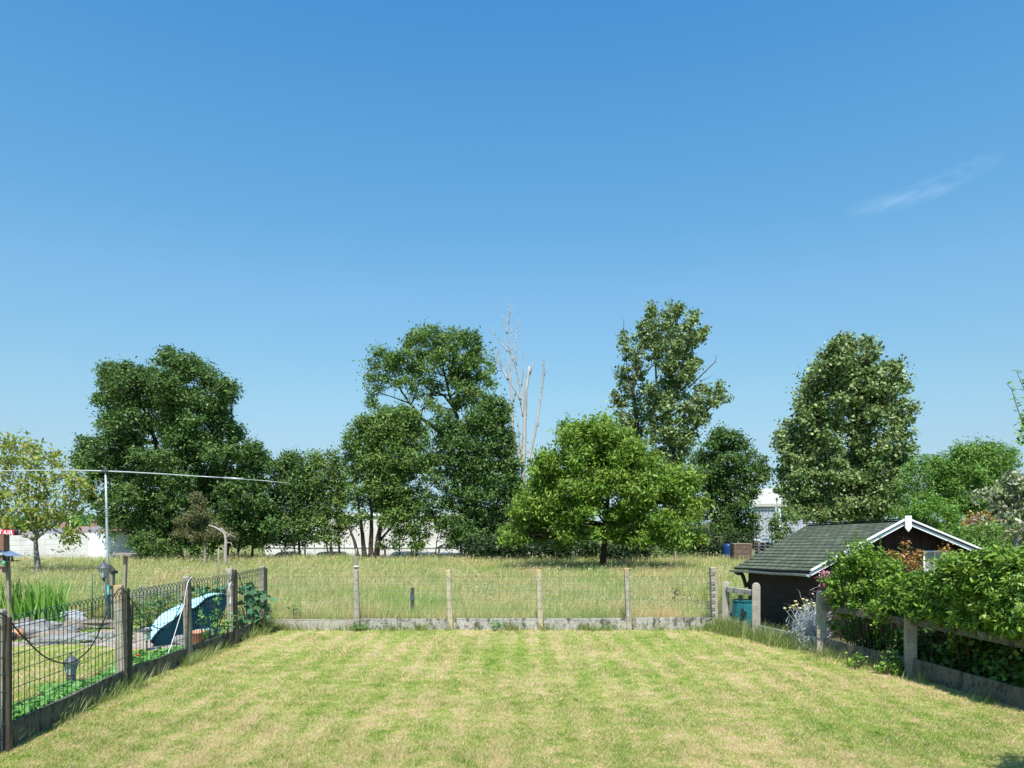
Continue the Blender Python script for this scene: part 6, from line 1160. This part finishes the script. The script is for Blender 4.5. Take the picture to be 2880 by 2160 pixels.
# warehouse
root = empty('warehouse', (0, 84, -1.6), 'long low white warehouse seen between the tree trunks', 'building')
mware = mottled('white_cladding', (.54, .50, .46), (.62, .575, .54), .35, b=.1); zh = 84
x0, x1 = (745-CX)/FPX*zh, (1640-CX)/FPX*zh; h = hgt(1450, zh); b = MB(); npl = 16
for i in range(npl): xa, xb = x0+(x1-x0)*i/npl, x0+(x1-x0)*(i+1)/npl; b.box(((xa+xb)/2, zh+9, (h-1.6)/2), (xb-xa-.03, 18, h+1.9))
b.build('wall', mware, root)
b = MB(); b.box(((x0+x1)/2, zh-.08, h+.12), (x1-x0+.3, .3, .35)); b.box(((x0+x1)/2, zh-.05, -.2), (x1-x0, .1, .06)); b.build('roof_trim', M_['whitepaint'], root)
# grey corrugated building
root = empty('corrugated_hall', P(2160, 1560, 72).xy.to_3d(), 'light grey corrugated metal hall with a pale roof between round tree and poplar', 'building')
zc = 72; xa, xb, xm = (2120-CX)/FPX*zc, (2330-CX)/FPX*zc, (2186-CX)/FPX*zc; he = hgt(1418, zc); mcor = mottled('grey_cladding', (.34, .36, .41), (.42, .44, .49), .8, rough=.6, b=.05)
def corr(x0, x1, y, h, b, step=.3):
    n = int((x1-x0)/step); vs = []; 
    for i in range(n):
        x = x0+step*i
        for dx, dy in ((0, 0), (.1, 0), (.14, .06), (.26, .06)): vs += [(x+dx, y+dy, -1.6), (x+dx, y+dy, h)]
    k = len(vs)//2; b.add(vs, [[2*i, 2*i+2, 2*i+3, 2*i+1] for i in range(k-1)])
b = MB(); corr(xa, xm, zc, he, b); b.build('wall', mcor, root)
b = MB(); corr(xm+.3, xb, zc+.4, he, b); b.build('wall', mcor, root)
b = MB(); b.beam((xm+.15, zc-.02, -1.6), (xm+.15, zc-.02, he), .3, .3); b.build('corner_post', M_['whitepaint'], root)
b = MB(); rt = hgt(1372, zc+10); vs = [(xa-.2, zc-.25, he), (xb, zc-.25, he), (xb, zc+12, rt), (xa+3.0, zc+12, rt), (xa-.2, zc+12, he)]; b.add(vs, [[0, 1, 2, 3], [0, 3, 4]]); b.add([(xa-.2, zc-.28, he-.25), (xb, zc-.28, he-.25), (xb, zc-.28, he+.02), (xa-.2, zc-.28, he+.02)], [[0, 1, 2, 3]])
b.build('roof', mottled('cream_roof', (.40, .38, .34), (.46, .44, .40), 1, b=.05), root)
# parked cars, all but their upper halves sunk behind the meadow
def car(u, z, rz, col, label, est=False):
    root = empty('parked_car', Vector(((u-CX)/FPX*z, z, -1.6)), label, 'car', 'cars parked by the warehouse', rz)
    m_ = mat('car_paint', col, .25, .3, .6); prof = [(-2.05, .3), (-2.1, .62), (-1.65, .86), (-1.15, .95), (-.55, 1.38), (.2, 1.45), (1.0 if not est else 1.5, 1.42), (1.6 if not est else 1.95, 1.0), (2.0, .92), (2.08, .55), (2.02, .3)]
    b = MB(); k = len(prof); vs = []
    for y, s in ((-.84, 1), (-.78, 1), (.78, 1), (.84, 1)):
        ins = 1 if abs(y) < .8 else 0
        vs += [(x, y*(1-.16*max(0, (zz-.9)/.5)), zz if ins or zz < .9 else zz-.03) for x, zz in prof]
    b.add(vs, [[l*k+i, (l+1)*k+i, (l+1)*k+(i+1) % k, l*k+(i+1) % k] for l in range(3) for i in range(k)]+[list(range(k)), list(range(4*k-1, 3*k-1, -1))]); b.build('body', m_, root, False)
    gm = mat('car_glass', (.03, .035, .04), .25, spec=.4)
    b = MB(); e = 1.0 if not est else 1.5
    for s in (-1, 1): b.add([(-1.0, s*.845, .98), (e+.3, s*.83, 1.02), (e-.1, s*.775, 1.34), (-.5, s*.775, 1.33)], [[0, 1, 2, 3] if s < 0 else [3, 2, 1, 0]])
    b.add([(-1.13, -.68, .985), (-1.13, .68, .985), (-.6, .6, 1.36), (-.6, -.6, 1.36)], [[0, 3, 2, 1]]); b.add([(e+.56, -.66, 1.06), (e+.56, .66, 1.06), (e+.1, .58, 1.395), (e+.1, -.58, 1.395)], [[0, 1, 2, 3]])
    b.build('windows', gm, root, False)
    for x in (-1.3, 1.3):
        for s in (-1, 1):
            b = MB(); pr = [(.0, 0), (.2, 0), (.31, .02), (.33, .1), (.31, .18), (0, .2)]; n = 16
            vs = [(x+r*cos(2*pi*j/n), s*(.70+hh2*.8), .32+r*sin(2*pi*j/n)) for r, hh2 in pr for j in range(n)]
            b.add(vs, [[i*n+j, i*n+(j+1) % n, (i+1)*n+(j+1) % n, (i+1)*n+j] for i in range(5) for j in range(n)]); b.build('wheel', M_['black'], root, False)
    b = MB()
    for s in (-1, 1): b.box((-2.04, s*.6, .68), (.1, .3, .13))
    b.build('headlight', M_['glass'], root, False)
for u, z, rz, col, lab, est in ((805, 70, .1, (.03, .03, .035), 'black car, leftmost of the row, only its roof above the grass', False), (920, 70, .0, (.03, .035, .04), 'dark car second from the left, roof just above the grass', True),
                                (1132, 70, 1.35, (.06, .06, .065), 'dark grey car left of the silvery one, behind the thin stems', False), (1193, 68, 1.25, (.12, .13, .14), 'grey hatchback with visible windows, third from the right end', False),
                                (1247, 67, 1.4, (.05, .09, .08), 'dark green car behind a stake, second from the right end', False), (1300, 66, 1.75, (.05, .09, .18), 'blue car, rightmost and most visible of the parked row', True)):
    car(u, z, rz, col, lab, est)
# crates and drum at the field edge by the hall
zb = 47; root = empty('brown_crate', Vector(((2084-CX)/FPX*zb, zb, 0)), 'large brown wooden crate at the far field edge right of the blue drum', 'crate')
b = MB(); x = (2084-CX)/FPX*zb; h = hgt(1531, zb)
for i in range(4): b.box((x, zb, h*(i+.5)/4), (1.15, .8, h/4-.02))
for s in (-.5, .5): b.box((x+s, zb-.42, h/2), (.08, .04, h))
b.build('boards', mottled('brown_crate_wood', (.10, .07, .05), (.17, .12, .085), 6), root)
b = MB(); b.box((x, zb, h+.03), (1.2, .86, .05)); b.build('lid', M_['wood'], root)
b = MB(); q = Vector(((2047-CX)/FPX*(zb+3), zb+3, 0)); b.lathe(q, [(.30, 0), (.33, .1), (.34, .5), (.33, .9), (.30, 1.05), (.12, 1.1)], 16); tag(b.build('blue_drum', M_['blue']), 'blue plastic drum in the shade left of the brown crate', 'drum')
root = empty('pallet_stack', Vector(((2145-CX)/FPX*50, 50, 0)), 'stack of orange brown pallets and white planks beside the corrugated hall', 'pallets')
b = MB(); x = (2145-CX)/FPX*50
for i in range(6):
    b.box((x, 50, .15+.2*i), (.9, .8, .03)); 
    for s in (-.38, 0, .38): b.box((x+s, 50, .06+.2*i), (.1, .8, .12))
b.build('pallet', mottled('pallet_wood', (.34, .2, .12), (.45, .3, .2), 5), root)
b = MB(); b.box((x+.6, 50, 1.0), (.08, .08, 2.0)); b.box((x-.1, 49.9, 1.36), (1.0, .1, .12)); b.box((x+.2, 49.9, 1.6), (1.3, .06, .05)); b.build('frame', M_['whitepaint'], root)
# hot: everything built in metres at its true distance
